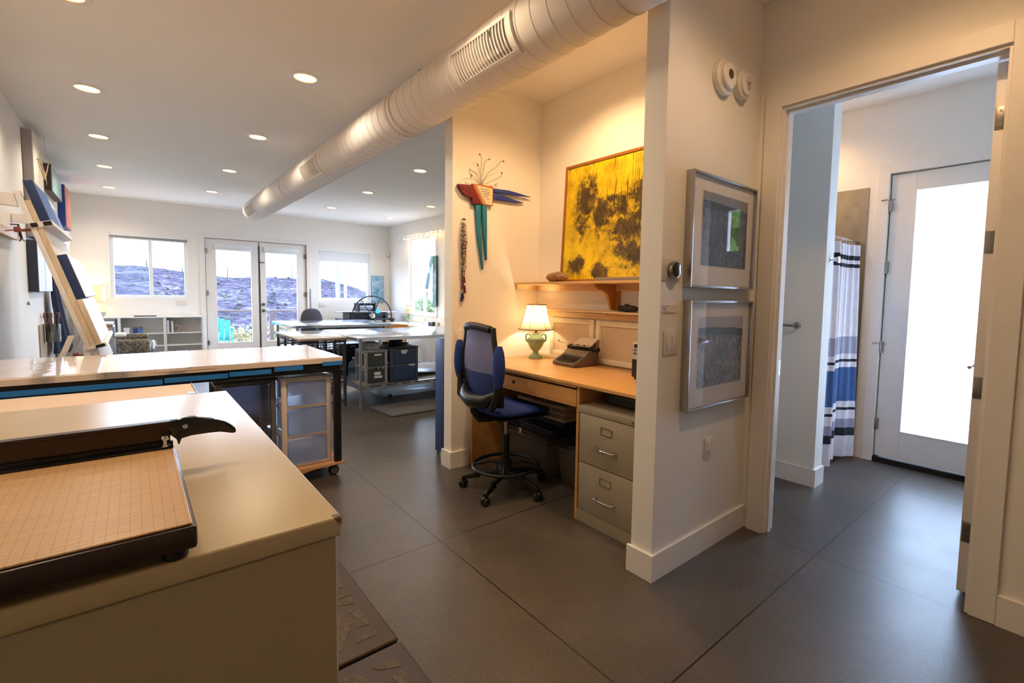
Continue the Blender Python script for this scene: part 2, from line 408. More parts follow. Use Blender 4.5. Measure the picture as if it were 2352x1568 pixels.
MB().cyl((2.165, YF+.034, .965), (2.165, YF+.012, .965), .032).cyl((2.165, YF+.02, .965), (2.165, YF-.03, .965), .011).tube([(2.165, YF-.03, .965), (2.2, YF-.034, .965), (2.29, YF-.03, .962)], .009).build('lever_handle', hinge_m, d2)
MB().box(2.12, 2.2, YF+.01, YF+.034, 2.0, 2.02, .003).build('latch', hinge_m, d2)

struct('trim_7', MB().box(1.131, 1.162, YF+.0815, YF+.148, .02, 2.449).box(3.012, 3.044, YF+.0815, YF+.148, .02, 2.449).box(1.162, 3.012, YF+.0815, YF+.148, 2.42, 2.449), trim_m)
B(2.07, 2.126, YF+.0805, YF+.10, .022, 2.419).build('meeting_stile', trim_m, d1)
# ------------------------------------------------------------------ doors of the bathroom
# inner door: swung wide open into the bathroom
d3 = srt('door_3', (2.918, .305, .02))
def leaf(p0, p1, th, z0, z1):
    d = (Vector(p1)-Vector(p0)).normalized(); n = Vector((-d.y, d.x, 0))*th
    a, b = Vector((p0[0], p0[1], 0)), Vector((p1[0], p1[1], 0)); up = Vector((0,0,1))
    q = [a, b, b+n, a+n]; return MB().hexa([v+up*z0 for v in q]+[v+up*z1 for v in q], .002)
L0, L1 = (2.925, .301), (3.83, .335)
leaf(L0, L1, .044, .03, 2.44).build('door_leaf', trim_m, d3)
for z in (.32, 1.0, 1.66, 2.2):
    MB().box(2.9205, 2.9245, .306, .341, z-.05, z+.05, .012, 3).cyl((2.914, .303, z-.05), (2.914, .303, z+.05), .006, n=8).cyl((2.9203, .323, z+.03), (2.9195, .323, z+.03), .005, n=8).cyl((2.9203, .323, z-.03), (2.9195, .323, z-.03), .005, n=8).cyl((2.9203, .316, z), (2.9195, .316, z), .005, n=8).build('hinge', nickel_m, d3)
MB().cyl((3.765, .378, 1.02), (3.764, .388, 1.02), .03).cyl((3.765, .385, 1.02), (3.763, .45, 1.02), .011).tube([(3.763, .445, 1.02), (3.72, .452, 1.02), (3.64, .448, 1.018)], .01).build('lever_handle', chrome_m, d3)
# exterior door with frosted pane
def frosted():
    m = bpy.data.materials.new('frosted_glass'); m.use_nodes = True; nt = m.node_tree; nt.nodes.clear()
    o = nt.nodes.new('ShaderNodeOutputMaterial'); t = nt.nodes.new('ShaderNodeBsdfTranslucent'); t.inputs[0].default_value = (.9,.95,1.0,1)
    g = nt.nodes.new('ShaderNodeBsdfGlossy'); g.inputs['Roughness'].default_value = .25
    x = nt.nodes.new('ShaderNodeMixShader'); x.inputs[0].default_value = .05
    nt.links.new(t.outputs[0], x.inputs[1]); nt.links.new(g.outputs[0], x.inputs[2]); nt.links.new(x.outputs[0], o.inputs[0]); return m
d4 = srt('door_4', (4.93, .716, .02))
mb = MB(); x0, x1 = 4.90, 4.945
mb.box(x0, x1, 1.012, 1.18, .05, 2.452, .003, 1).box(x0, x1, .252, .42, .05, 2.452, .003, 1).box(x0, x1, .42, 1.012, .05, .292, .003, 1).box(x0, x1, .42, 1.012, 2.307, 2.452, .003, 1)
mb.build('door_frame', trim_m, d4)
B(4.917, 4.927, .42, 1.012, .292, 2.307).build('pane', frosted(), d4)
mb = MB()
for q in ((1.004, 1.014, .286, 2.313), (.418, .428, .286, 2.313)): mb.box(4.893, 4.90, q[0], q[1], q[2], q[3])
mb.box(4.893, 4.90, .428, 1.004, .286, .296).box(4.893, 4.90, .428, 1.004, 2.303, 2.313); mb.build('glazing_bead', trim_m, d4)
for z in (.33, 1.0, 1.68, 2.2): MB().cyl((4.876, 1.184, z-.05), (4.876, 1.184, z+.05), .008, n=10).box(4.882, 4.90, 1.165, 1.2, z-.05, z+.05).build('hinge', nickel_m, d4)
for z in (2.24, 1.03): MB().tube([(4.876, 1.184, z), (4.85, 1.2, z+.005), (4.845, 1.235, z)], .005).tube([(4.87, 1.18, z), (4.85, 1.16, z), (4.85, 1.135, z)], .004).build('hinge_stop', nickel_m, d4)
struct('trim_8', MB().box(4.9465, 4.998, 1.16, 1.1865, .046, 2.461).box(4.9465, 4.998, .2455, .272, .046, 2.461).box(4.9465, 4.998, .272, 1.16, 2.44, 2.461), trim_m)
struct('threshold_bath', B(4.87, 4.99, .245, 1.187, .0, .045), mat('dark_bronze', (30,26,24), .5, .4))

# ------------------------------------------------------------------ recessed ceiling lights
can_e = emis('warm_lamp_lens', (255,172,84), 4.5)
def can(x, y, label, first=[None]):
    if first[0] is None:
        e = thing('recessed_light', label, 'ceiling light', (x, y, ZC), 'recessed ceiling lights')
        MB().lathe([(.078, -.001), (.082, -.006), (.112, -.005), (.116, -.001), (.116, 0), (.078, 0)], (x, y, ZC), n=40, cap=False).build('trim_ring', trim_m, e)
        MB().lathe([(.0, -.003), (.05, -.0035), (.079, -.002), (.079, 0), (0, 0)], (x, y, ZC), n=32, cap=False).build('lens', can_e, e)
        first[0] = e
    else: e = dup(first[0], (x, y, ZC), label)
    return e
cans = [(-.24, 5.63, 'lit recessed light nearest the camera in the row beside the left wall'), (-.235, 7.28, 'second lit recessed light in the row beside the left wall'),
 (-.24, 8.98, 'third lit recessed light from the camera in the row beside the left wall'), (-.243, 10.75, 'farthest lit recessed light of the left wall row, above the wide left window'),
 (1.08, 4.14, 'largest looking lit recessed light, left of the white duct and nearest the camera'), (1.088, 6.05, 'second lit recessed light along the row left of the white duct'),
 (1.081, 8.0, 'third lit recessed light along the row left of the white duct'), (1.077, 9.885, 'farthest lit recessed light of the row left of the duct, above the glazed doors'),
 (3.025, 6.09, 'nearest lit recessed light right of the duct, just left of the alcove wall edge'), (3.033, 8.0, 'second lit recessed light in the row just right of the white duct'),
 (3.041, 9.95, 'farthest lit recessed light in the row just right of the duct'), (4.383, 8.37, 'nearer lit recessed light of the pair by the right studio wall'),
 (4.375, 10.28, 'farther lit recessed light by the right studio wall, near the back corner'),
 (-.24, 3.93, 'lit recessed light just cut by the top left edge of the picture'),
 (2.15, 2.3, 'lit recessed light in the ceiling of the desk alcove'), (1.95, .45, 'lit recessed light in the hall ceiling above the camera'), (1.5, -1.2, 'lit recessed light in the hall ceiling behind the camera'),
 (4.4, 1.95, 'lit recessed light in the bathroom ceiling above the shower'),
 (1.08, 2.22, 'lit recessed light above the frame between the foreground cabinet and the alcove'), (-.24, 2.2, 'lit recessed light above the frame directly over the foreground cabinet')]
for q in cans: can(*q)
def light(name, kind, loc, power, col, size=.1, rot=None, spot=None):
    l = bpy.data.lights.new(name, kind); l.energy = power; l.color = col
    if kind == 'AREA': l.shape = 'DISK'; l.size = size
    elif kind in ('POINT', 'SPOT'): l.shadow_soft_size = size
    if kind == 'SPOT': l.spot_size = math.radians(spot or 130); l.spot_blend = .6
    o = bpy.data.objects.new(name, l); C.objects.link(o); o.location = loc
    if rot: o.rotation_euler = rot
    return o
WARM = (1, .62, .30)
CANP = {4: 28, 13: 24, 14: 50, 15: 28, 16: 18, 17: 28, 18: 30, 19: 26}
for i, q in enumerate(cans): light('can_lamp', 'SPOT', (q[0], q[1], ZC-.02), CANP.get(i, 25), (1,.85,.66) if i < 14 else (1,.76,.5) if i > 17 else WARM, .06, spot=150)
def portal(loc, rot, sx, sy):
    l = bpy.data.lights.new('window_portal', 'AREA'); l.shape = 'RECTANGLE'; l.size = sx; l.size_y = sy; l.cycles.is_portal = True
    o = bpy.data.objects.new('window_portal', l); C.objects.link(o); o.location = loc; o.rotation_euler = rot
h = PI/2
for w in (W1, FD, W2): portal(((w[0]+w[1])/2, YF+.16, (w[2]+w[3])/2), (-h, 0, 0), w[1]-w[0], w[3]-w[2])
portal((XR+.16, (WR[0]+WR[1])/2, (WR[2]+WR[3])/2), (0, h, 0), WR[3]-WR[2], WR[1]-WR[0])
portal((5.02, .716, 1.25), (0, h, 0), 2.4, .94); portal((5.02, .03, 2.12), (0, h, 0), .54, .24)
w = bpy.data.worlds.new('sky'); bpy.context.scene.world = w; w.use_nodes = True; nt = w.node_tree; bg = nt.nodes['Background']
tc = nt.nodes.new('ShaderNodeTexCoord'); sp = nt.nodes.new('ShaderNodeSeparateXYZ'); nt.links.new(tc.outputs['Generated'], sp.inputs[0])
nt.links.new(ramp(nt, math_(nt, 'ADD', math_(nt, 'MULTIPLY', sp.outputs[2], .5), .5), [(.45, (.40,.53,.80)), (.52, (.63,.78,1.0)), (1, (.36,.57,1.0))]), bg.inputs[0])
bg.inputs[1].default_value = 12.0
sun = light('sun', 'SUN', (9, 20, 8), 4.0, (1, .93, .82)); sun.data.angle = .01
sun.rotation_euler = Vector((-.62, -.62, -.48)).to_track_quat('-Z', 'Y').to_euler()
# ------------------------------------------------------------------ foreground: flat file, cutter, mats
navy_m = mat('navy_plastic', (24,40,92), .4, var=.1)
e = thing('flat_file_cabinet', 'big beige enamelled metal cabinet in the foreground, chipped corner, carrying the paper cutter', 'cabinet', (-.25, 1.5, 0))
B(-.78, .262, .842, 2.185, .03, .953, .004, 1).build('body', beige_m, e)
def enamel_top():
    m, nt, p, tc = nodes('scuffed_beige_enamel'); geo = nt.nodes.new('ShaderNodeNewGeometry'); v = tc.outputs['Object']; c = lin((194,174,132))
    base = ramp(nt, noise(nt, v, 3, 4), [(.3, tuple(x*.96 for x in c)), (.7, tuple(x*1.04 for x in c))])
    vm = nt.nodes.new('ShaderNodeVectorMath'); vm.operation = 'DISTANCE'; nt.links.new(geo.outputs['Position'], vm.inputs[0]); vm.inputs[1].default_value = (.268, .835, .99)
    d = math_(nt, 'ADD', vm.outputs['Value'], math_(nt, 'MULTIPLY', noise(nt, v, 70, 4), .045))
    chip = math_(nt, 'LESS_THAN', d, .036)
    nt.links.new(mixc(nt, chip, base, lin((96,84,70))), p.inputs['Base Color'])
    p.inputs['Roughness'].default_value = .31; p.inputs['Metallic'].default_value = .05
    bump(nt, p, math_(nt, 'ADD', noise(nt, v, 420, 2), math_(nt, 'MULTIPLY', noise(nt, v, 5, 2), 3)), .05, .004); return m
B(-.79, .268, .835, 2.195, .955, .99, .005, 3).build('top', enamel_top(), e)
B(-.76, .24, .87, 2.15, 0, .03).build('plinth', beige_m, e)
e = thing('flat_file_cabinet', 'lower beige metal cabinet behind the foreground one, topped with a kraft coloured board', 'cabinet', (-.25, 2.77, 0))
B(-.78, .24, 2.21, 3.33, .03, .828, .004, 1).build('body', beige_m, e)
B(-.775, .236, 2.215, 3.325, .829, .848, .002, 1).build('board', kraft_m, e)
mb = MB().box(.2355, .242, 2.21, 3.335, .826, .853, .001, 1).box(.2, .242, 2.99, 3.05, .8485, .8505).box(.2, .236, 2.3, 2.36, .8485, .8505)
mb.build('metal_edge', steel_m, e); B(-.76, .22, 2.23, 3.3, 0, .03).build('plinth', beige_m, e)

brown_m = mat('dark_brown_enamel', (52,36,28), .35, var=.1)
e = thing('paper_cutter', 'paper cutter with gridded wooden board, dark brown edges and curved black handle', 'paper cutter', (-.17, 1.05, .99))
B(-.405, .061, .822, 1.262, 1.008, 1.0425, .005, 2).build('base', brown_m, e)
B(-.401, .0555, .8275, 1.262, 1.0428, 1.0458, .001, 1).build('grid_board', grid_mat(), e)
for x, y in ((.036, .852), (.03, 1.225), (-.37, .875), (-.37, 1.225)): MB().lathe([(.014, 0), (.016, .003), (.0155, .019), (.012, .019)], (x, y, .99), n=20).build('foot', black_m, e)
mb = MB().box(-.405, .056, 1.264, 1.272, 1.012, 1.058, .001, 1).box(-.405, .056, 1.25, 1.2715, 1.0465, 1.0505, .001, 1)
mb.build('blade_rail', blackmetal_m, e)
MB().box(-.405, .052, 1.2735, 1.279, 1.046, 1.096, .001, 1).box(-.405, .056, 1.2725, 1.296, 1.09, 1.0985, .002, 1).build('blade_arm', mat('dark_bronze_arm', (58,46,38), .3, .5), e)
hp = [(.05, 1.098), (.075, 1.102), (.099, 1.101), (.133, 1.091), (.153, 1.082), (.164, 1.073), (.1715, 1.064), (.172, 1.055), (.168, 1.053), (.161, 1.055), (.142, 1.061), (.12, 1.064), (.089, 1.062), (.0695, 1.060), (.068, 1.046), (.0645, 1.046), (.0635, 1.06), (.05, 1.07)]
h = MB().prism([(x, 1.272, z) for x, z in hp], (0, .024, 0), .004).build('handle', mat('glossy_black_bakelite', (16,15,15), .18, coat=.3), e)
MB().lathe([(.0048, 0), (.0048, .002), (.002, .0025), (.002, .001), (0, .001)], (.078, 1.2722, 1.084), (0,-1,0), 18, False).build('rivet', chrome_m, h)
MB().cyl((.042, 1.258, 1.0505), (.042, 1.258, 1.068), .004, n=12).lathe([(.007, 0), (.008, .004), (.005, .009), (0, .01)], (.042, 1.258, 1.064), n=16).lathe([(.009, 0), (.009, .003)], (.042, 1.258, 1.0505), n=6).build('guard_screw', chrome_m, e)

matrub = mat('brown_rubber', (66,56,48), .6, var=.08, bmp=.03, bscale=200); matpat = mat_pattern()
def floor_mat_thing(label, y0, y1):
    x0, x1 = .31, .762; e = thing('anti_fatigue_mat', label, 'mat', ((x0+x1)/2, (y0+y1)/2, 0), 'cushioned floor mats')
    B(x0, x1, y0, y1, 0, .02, .012, 3).build('mat_base', matrub, e)
    mb = MB(); cx = (x0+x1)/2; z = .0202
    def panel(pts): mb.prism([(a, b, z-.001) for a, b in pts], (0, 0, .0022))
    w = (x1-x0)/2-.06; n = 2; st = (y1-y0-.12)/n
    for k in range(n):
        c = y0+.06+st*(k+.5); h = st*.47
        # scalloped medallion in the middle, corner pieces at the sides
        panel([(cx+w*.62*math.cos(t)*(1+.14*math.cos(4*t)), c+h*math.sin(t)*(1+.1*math.cos(4*t))) for t in [2*PI*i/28 for i in range(28)]])
        for s in (-1, 1):
            panel([(cx+s*w, c-h*.5), (cx+s*w, c+h*.5), (cx+s*w*.74, c+h*.42), (cx+s*w*.80, c), (cx+s*w*.74, c-h*.42)])
            for t in (-1, 1): panel([(cx+s*w, c+t*h), (cx+s*w, c+t*h*.62), (cx+s*w*.62, c+t*h*.82), (cx+s*w*.5, c+t*h)])
    mb.build('woven_panel', matpat, e)
floor_mat_thing('brown cushioned floor mat beside the foreground cabinet, farther of two', 1.715, 2.477)
floor_mat_thing('brown cushioned floor mat cut by the bottom of the picture, nearer of two', .935, 1.697)

# ------------------------------------------------------------------ long table with vinyl-covered top, plastic drawers
tape_m = mat('blue_masking_tape', (34,124,214), .6, var=.05)
kw_m = mat('paper_covered_top', (230,216,206), .35, var=.03, coat=1.0); kw_m.node_tree.nodes['Principled BSDF'].inputs['Coat Roughness'].default_value = .04
bump(kw_m.node_tree, kw_m.node_tree.nodes['Principled BSDF'], noise(kw_m.node_tree, mapv(kw_m.node_tree, kw_m.node_tree.nodes['Texture Coordinate'].outputs['Object'], (1,.6,1)), 3.2, 2), .12, .03)
nt_ = kw_m.node_tree; nt_.links.new(nt_.nodes['Bump'].outputs[0], nt_.nodes['Principled BSDF'].inputs['Coat Normal'])
e = thing('rolling_work_table', 'long rolling worktable under clear glossy vinyl, blue tape along its front edge', 'table', (.2, 4.1, 0))
MB().sheet(lambda u, v: Vector((-.785+1.955*u, 3.625+(.97)*v+.012*math.sin(9*u)*(v < .01), .906+.0018*math.sin(14*u+3*v)*math.sin(5*v))), 60, 8, .02).build('table_top', kw_m, e, 60)
mb = MB()
for a in range(24):
    x0 = -.785+1.955*a/24; x1 = x0+1.955/24
    mb.hexa([(x0, 3.618, .868), (x1, 3.618, .868), (x1, 3.624, .868), (x0, 3.624, .868), (x0, 3.618, .902), (x1, 3.618, .902), (x1, 3.624, .904), (x0, 3.624, .904)])
bmesh.ops.remove_doubles(mb.bm, verts=mb.bm.verts, dist=1e-5); mb.box(1.1705, 1.175, 3.62, 4.59, .868, .904); mb.build('paper_skirt', kw_m, e)
for x0, x1, z in ((1.03, 1.168, .866), (.72, .90, .852), (.46, .70, .842), (.13, .452, .836), (-.75, .12, .83)):
    MB().box(x0, x1, 3.612, 3.6175, z-.03+.012, z+.012).build('tape_strip', tape_m, e)
mb = MB().box(-.76, 1.16, 3.63, 3.67, .80, .872, .003, 1).box(-.76, 1.16, 4.53, 4.57, .80, .872, .003, 1).box(-.76, -.72, 3.67, 4.53, .80, .872).box(1.12, 1.16, 3.67, 4.53, .80, .872)
mb.build('apron_frame', blackmetal_m, e)
for x, y in ((1.142, 3.655), (1.142, 4.54), (-.74, 3.655), (-.74, 4.54)):
    mb = MB().box(x-.024, x+.024, y-.02, y+.02, .112, .80, .002, 1)
    for i in range(16): mb.cyl((x, y-.0205, .15+i*.04), (x, y-.0185, .15+i*.04), .004, n=8)
    mb.build('leg', blackmetal_m, e)
pl = [(-.77, .085), (.86, .085), (.90, .088), (.94, .099), (.98, .105), (1.185, .105), (1.185, .115), (1.18, .126), (-.77, .126)]
MB().prism([(x, 3.63, z-.015) for x, z in pl], (0, .94, 0), .002).build('plywood_base', mat('plywood_edge', (196,150,108), .5), e)
for x, y in ((1.125, 3.70), (1.125, 4.50), (-.7, 3.70), (-.7, 4.50)):
    c = MB().lathe([(.0, -.022), (.034, -.022), (.036, -.016), (.036, .016), (.034, .022), (0, .022)], (x, y, .0365), (0, 1, 0), 28).build('caster', black_m, e)
    MB().lathe([(.026, 0), (.026, .002), (.006, .003), (0, .003)], (x, y-.0222, .0365), (0,-1,0), 20, False).build('hub_cap', mat('grey_hub', (112,112,118), .5), c)
    MB().cyl((x, y, .0365), (x, y, .09), .012, n=10).box(x-.03, x+.03, y-.03, y+.03, .072, .076).build('fork', black_m, c)

def clear_plastic(name, rgb, haze, tint=(.93,.96,1)): return clear(name, tint, haze=haze, hazec=lin(rgb), rough=.15)
frost_m = clear_plastic('translucent_drawer', (190,206,236), .38); smoke_m = clear_plastic('smoky_drawer', (120,124,140), .5, (.7,.72,.8))
offw_m = mat('offwhite_plastic', (230,222,222), .4, var=.02); greyp_m = mat('grey_plastic', (120,120,128), .42, var=.04); dgrey_m = mat('charcoal_plastic', (58,58,66), .4, var=.06)
def drawer_tower(name, label, x0, x1, y0, y1, z0, z1, n, fm, dm, topm, group=None, bow=.014, face='y', tags=None):
    e = thing(name, label, 'plastic drawers', ((x0+x1)/2, (y0+y1)/2, z0), group)
    hh = (z1-.022-z0)/n; t = .036; mb = MB()
    for a, b in ((x0, x0+t), (x1-t, x1)):
        mb.box(a, b, y0, y0+.03, z0, z1-.022, .006, 2).box(a, b, y1-.03, y1, z0, z1-.022, .006, 2)
        for k in range(n+1): mb.box(a, b, y0+.03, y1-.03, z0+k*hh-(.02 if k == n else 0), z0+k*hh+(.02 if k < n else 0))
    for k in range(n+1): mb.box(x0+t, x1-t, y0+.004, y0+.03, z0+k*hh-(.022 if k == n else 0), z0+k*hh+(.022 if k < n else 0), .003, 1).box(x0+t, x1-t, y1-.02, y1, z0+k*hh-(.022 if k == n else 0), z0+k*hh+(.022 if k < n else 0))
    mb.build('frame', fm, e)
    MB().prism([(x0-.008, y0-.006, z1-.021), (x1+.008, y0-.006, z1-.021), (x1+.004, y1, z1-.021), (x0-.004, y1, z1-.021)], (0, 0, .016), .006).box(x0+.03, x0+.045, y0+.03, y1-.03, z1-.006, z1-.001).box(x1-.045, x1-.03, y0+.03, y1-.03, z1-.006, z1-.001).box(x0+.055, x1-.055, y0+.03, y1-.03, z1-.006, z1-.002, .001, 1).build('lid', topm, e)
    for k in range(n):
        a, b, c, d = x0+t+.003, x1-t-.003, z0+k*hh+.026, z0+(k+1)*hh-.004
        N = 8; mb = MB(); rows = []
        mb.sheet(lambda u, v: Vector((a+(b-a)*u, y0-.001-bow*(1-(2*u-1)**2)*(1-.5*v), c+(d-c)*v*.97)), 10, 3, .003)
        mb.box(a, a+.004, y0+.006, y1-.04, c, d-.03).box(b-.004, b, y0+.006, y1-.04, c, d-.03).box(a, b, y0+.006, y1-.04, c, c+.004).box(a, b, y1-.04, y1-.036, c, d-.03)
        dr = mb.build('drawer', dm, e)
        if tags and tags[k]:
            for q in tags[k]: MB().box((a+b)/2+q[0], (a+b)/2+q[0]+q[2], y0-bow-.006, y0-bow-.0045, c+(d-c)*q[1], c+(d-c)*(q[1]+q[3])).build('paper_label', mat('label_paper', (226,226,228), .7), dr)
    return e
drawer_tower('drawer_tower', 'frosted white three drawer plastic tower at the right end of the taped worktable', .775, 1.112, 3.69, 4.08, .112, .775, 3, offw_m, frost_m, mat('pale_lid', (196,204,220), .3))
drawer_tower('drawer_tower', 'smoky plastic drawer tower with dark lid under the taped worktable', .395, .755, 3.75, 4.1, .112, .775, 2, greyp_m, smoke_m, dgrey_m)
B(.45, .66, 3.80, 4.0, .43, .49, .01, 2).build('cloth_bundle', navy_m); tag(bpy.data.objects['cloth_bundle'], 'dark navy cloth bundle inside the smoky plastic drawer', 'cloth')
# ------------------------------------------------------------------ alcove: desk
e = thing('plywood_desk', 'birch plywood desk built into the alcove with a shallow drawer', 'desk', (2.4, 2.37, 0))
B(2.045, 2.758, 1.461, 3.25, .836, .858, .003, 2).build('desk_top', ply_m, e)
B(2.06, 2.72, 3.222, 3.246, 0, .835, .001, 1).build('side_panel', plyx_m, e)
B(2.062, 2.72, 2.02, 2.042, 0, .835, .001, 1).build('divider', plyx_m, e)
MB().box(2.055, 2.7, 2.043, 3.22, .822, .835).box(2.055, 2.075, 2.043, 3.22, .706, .716).build('drawer_rail', plyx_m, e)
dr = MB().box(2.062, 2.08, 2.046, 3.218, .718, .808, .001, 1).box(2.08, 2.6, 2.06, 3.2, .718, .73).box(2.08, 2.6, 2.06, 2.072, .73, .80).box(2.08, 2.6, 3.188, 3.2, .73, .80).build('drawer', plyx_m, e)
MB().lathe([(.013, 0), (.013, .003), (.009, .0035), (.008, .0005), (0, .0005)], (2.0618, 2.68, .765), (-1,0,0), 20, False).build('finger_hole', black_m, dr)
# filing cabinet
e = thing('filing_cabinet', 'putty coloured two drawer metal filing cabinet under the desk', 'filing cabinet', (2.38, 1.785, 0))
y0, y1 = 1.56, 2.014
MB().box(2.066, 2.70, y0, y1, .0, .68, .003, 1).box(2.055, 2.702, y0-.002, y1+.002, .68, .724, .004, 2).box(2.056, 2.066, y0, y1, 0, .075, .002, 1).build('body', putty_m, e)
for z0, z1 in ((.38, .676), (.079, .375)):
    d = B(2.052, 2.066, y0+.012, y1-.012, z0, z1, .003, 2).build('drawer', putty_m, e)
    yc = 1.785; zc = z0+.225
    MB().box(2.048, 2.052, yc-.043, yc+.043, zc+.018, zc+.022).box(2.048, 2.052, yc-.043, yc+.043, zc-.022, zc-.018).box(2.048, 2.052, yc-.043, yc-.038, zc-.018, zc+.018).box(2.048, 2.052, yc+.038, yc+.043, zc-.018, zc+.018).build('label_holder', chrome_m, d)
    zc = z0+.113
    MB().tube([(2.05, yc-.07, zc), (2.035, yc-.072, zc), (2.028, yc-.06, zc), (2.026, yc, zc), (2.028, yc+.06, zc), (2.035, yc+.072, zc), (2.05, yc+.07, zc)], .006, 10).box(2.049, 2.052, yc-.082, yc-.058, zc-.011, zc+.011).box(2.049, 2.052, yc+.058, yc+.082, zc-.011, zc+.011).build('handle', chrome_m, d)
MB().lathe([(.009, 0), (.009, .004), (.004, .005), (0, .005)], (2.055, 1.60, .702), (-1,0,0), 18, False).build('lock', nickel_m, e)
tag(MB().box(2.2, 2.5, 1.58, 1.95, .726, .79, .006, 2).box(2.196, 2.2, 1.62, 1.9, .74, .775).build('network_box', black_m), 'black electronic box lying on top of the filing cabinet under the desk top', 'electronics')

# lamp
def lathe_part(name, prof, c, m, e, n=36): return MB().lathe(prof, c, n=n, cap=False).build(name, m, e, 75)
lx, ly, lz = 2.583, 3.06, .858
glaze_m = mat('green_glaze', (136,160,122), .22, var=.08, coat=.4)
def fabric_shade(rgb): 
    m, nt, p, tc = nodes('lamp_shade_fabric'); p.inputs['Base Color'].default_value = (*lin(rgb), 1); p.inputs['Roughness'].default_value = .9
    t = nt.nodes.new('ShaderNodeBsdfTranslucent'); t.inputs[0].default_value = (*lin((250,232,196)), 1)
    x = nt.nodes.new('ShaderNodeMixShader'); x.inputs[0].default_value = .3; o = nt.nodes['Material Output']
    nt.links.new(p.outputs[0], x.inputs[1]); nt.links.new(t.outputs[0], x.inputs[2]); nt.links.new(x.outputs[0], o.inputs[0]); return m
shadef_m = fabric_shade((196,186,148))
def bell(r0, r1, h): return [(r0+(r1-r0)*(1-(1-t)**.5*1)**1.0 if False else r1+(r0-r1)*(t**.55), h*t) for t in [i/12 for i in range(13)]]
def urn_lamp(label, c, s, watts):
    e = thing('table_lamp', label, 'lamp', c, None)
    P = [(.0, 0), (.058, 0), (.06, .008), (.055, .014), (.056, .02), (.04, .03), (.026, .045), (.022, .055), (.03, .066), (.052, .09), (.07, .13), (.074, .155), (.07, .172), (.05, .18), (.05, .19), (.03, .197), (.03, .21), (.014, .214), (.0, .214)]
    lathe_part('base', [(r*s, z*s) for r, z in P], c, glaze_m, e)
    for sg in (-1, 1):
        MB().tube(smooth([(c[0]+sg*s*x*.76, c[1]-sg*s*x*.65, c[2]+s*z) for x, z in ((.04, .192), (.062, .205), (.08, .198), (.085, .175), (.08, .15), (.066, .14))]), .007*s, 10).build('handle', glaze_m, e)
    MB().cyl((c[0], c[1], c[2]+.214*s), (c[0], c[1], c[2]+.26*s), .012*s).tube([(c[0], c[1], c[2]+.25*s), (c[0]+.05*s, c[1], c[2]+.31*s), (c[0]+.04*s, c[1], c[2]+.40*s), (c[0], c[1], c[2]+.455*s), (c[0]-.04*s, c[1], c[2]+.40*s), (c[0]-.05*s, c[1], c[2]+.31*s), (c[0], c[1], c[2]+.25*s)], .002*s, 6).build('harp', mat('brass', (150,120,70), .35, 1), e)
    sc = (c[0], c[1], c[2]+.247*s); pr = [(r*s, z*s) for r, z in bell(.080, .147, .206)]
    sh = lathe_part('lamp_shade', pr, sc, shadef_m, e, 48)
    mb = MB()
    for r, z in (pr[0], pr[-1]): mb.torus((c[0], c[1], sc[2]+z), (0,0,1), r, .004*s, 48, 6)
    for i in range(6):
        a = 2*PI*i/6+.45; mb.tube([(c[0]+math.cos(a)*(r+.001), c[1]+math.sin(a)*(r+.001), sc[2]+z) for r, z in pr], .0016*s, 5)
    mb.build('shade_trim', mat('brown_shade_trim', (120,92,58), .8), sh)
    lathe_part('finial', [(0, 0), (.006*s, 0), (.008*s, .008*s), (0, .02*s)], (c[0], c[1], c[2]+.455*s), chrome_m, e, 12)
    if watts:
        MB().ball((c[0], c[1], c[2]+.31*s), (.026*s, .026*s, .036*s), 2).build('bulb', emis('lamp_bulb', (255,226,180), 8), e)
        light('lamp_glow', 'POINT', (c[0], c[1], c[2]+.345*s), watts, (1,.80,.55), .03)
urn_lamp('lit green ceramic urn lamp with cream bell shade on the alcove desk', (lx, ly, lz), 1.0, 4.2)
# typewriter
tw_m = mat('taupe_crackle_enamel', (98,84,72), .5, var=.06, bmp=.08, bscale=240); key_m = mat('dark_green_keys', (26,36,32), .3, var=.15)
e = thing('typewriter', 'taupe portable typewriter with a sheet of paper, on the alcove desk', 'typewriter', (2.605, 2.575, .858))
x0, xb, ya, yb, z0 = 2.455, 2.706, 2.456, 2.70, .862
side = [(x0, z0), (x0-.006, z0+.02), (x0, z0+.03), (x0+.03, z0+.036), (x0+.105, z0+.07), (x0+.125, z0+.098), (x0+.15, z0+.113), (xb, z0+.113), (xb, z0)]
lowt = [(x0, z0), (x0-.006, z0+.02), (x0, z0+.028), (xb, z0+.03), (xb, z0)]
mb = MB().prism([(a, ya, b) for a, b in side], (0, .02, 0), .005).prism([(a, yb-.02, b) for a, b in side], (0, .02, 0), .005).prism([(a, ya+.02, b) for a, b in lowt], (0, yb-ya-.04, 0))
mb.prism([(a, ya+.018, b) for a, b in [(x0+.100, z0+.03), (x0+.104, z0+.072), (x0+.122, z0+.098), (x0+.15, z0+.112), (x0+.165, z0+.112), (x0+.165, z0+.03)]], (0, yb-ya-.036, 0), .003).box(x0+.16, xb, ya+.02, yb-.02, z0+.03, z0+.085)
mb.build('body', tw_m, e)
mb = MB()
for r in range(4):
    for k in range(10): mb.lathe([(.0075, 0), (.008, .003), (.006, .004), (0, .004)], (x0+.018+r*.02, ya+.035+k*.0185+(r % 2)*.006, z0+.036+r*.008), n=10)
mb.box(x0+.004, x0+.012, ya+.06, yb-.06, z0+.03, z0+.036, .002).build('keys', key_m, e)
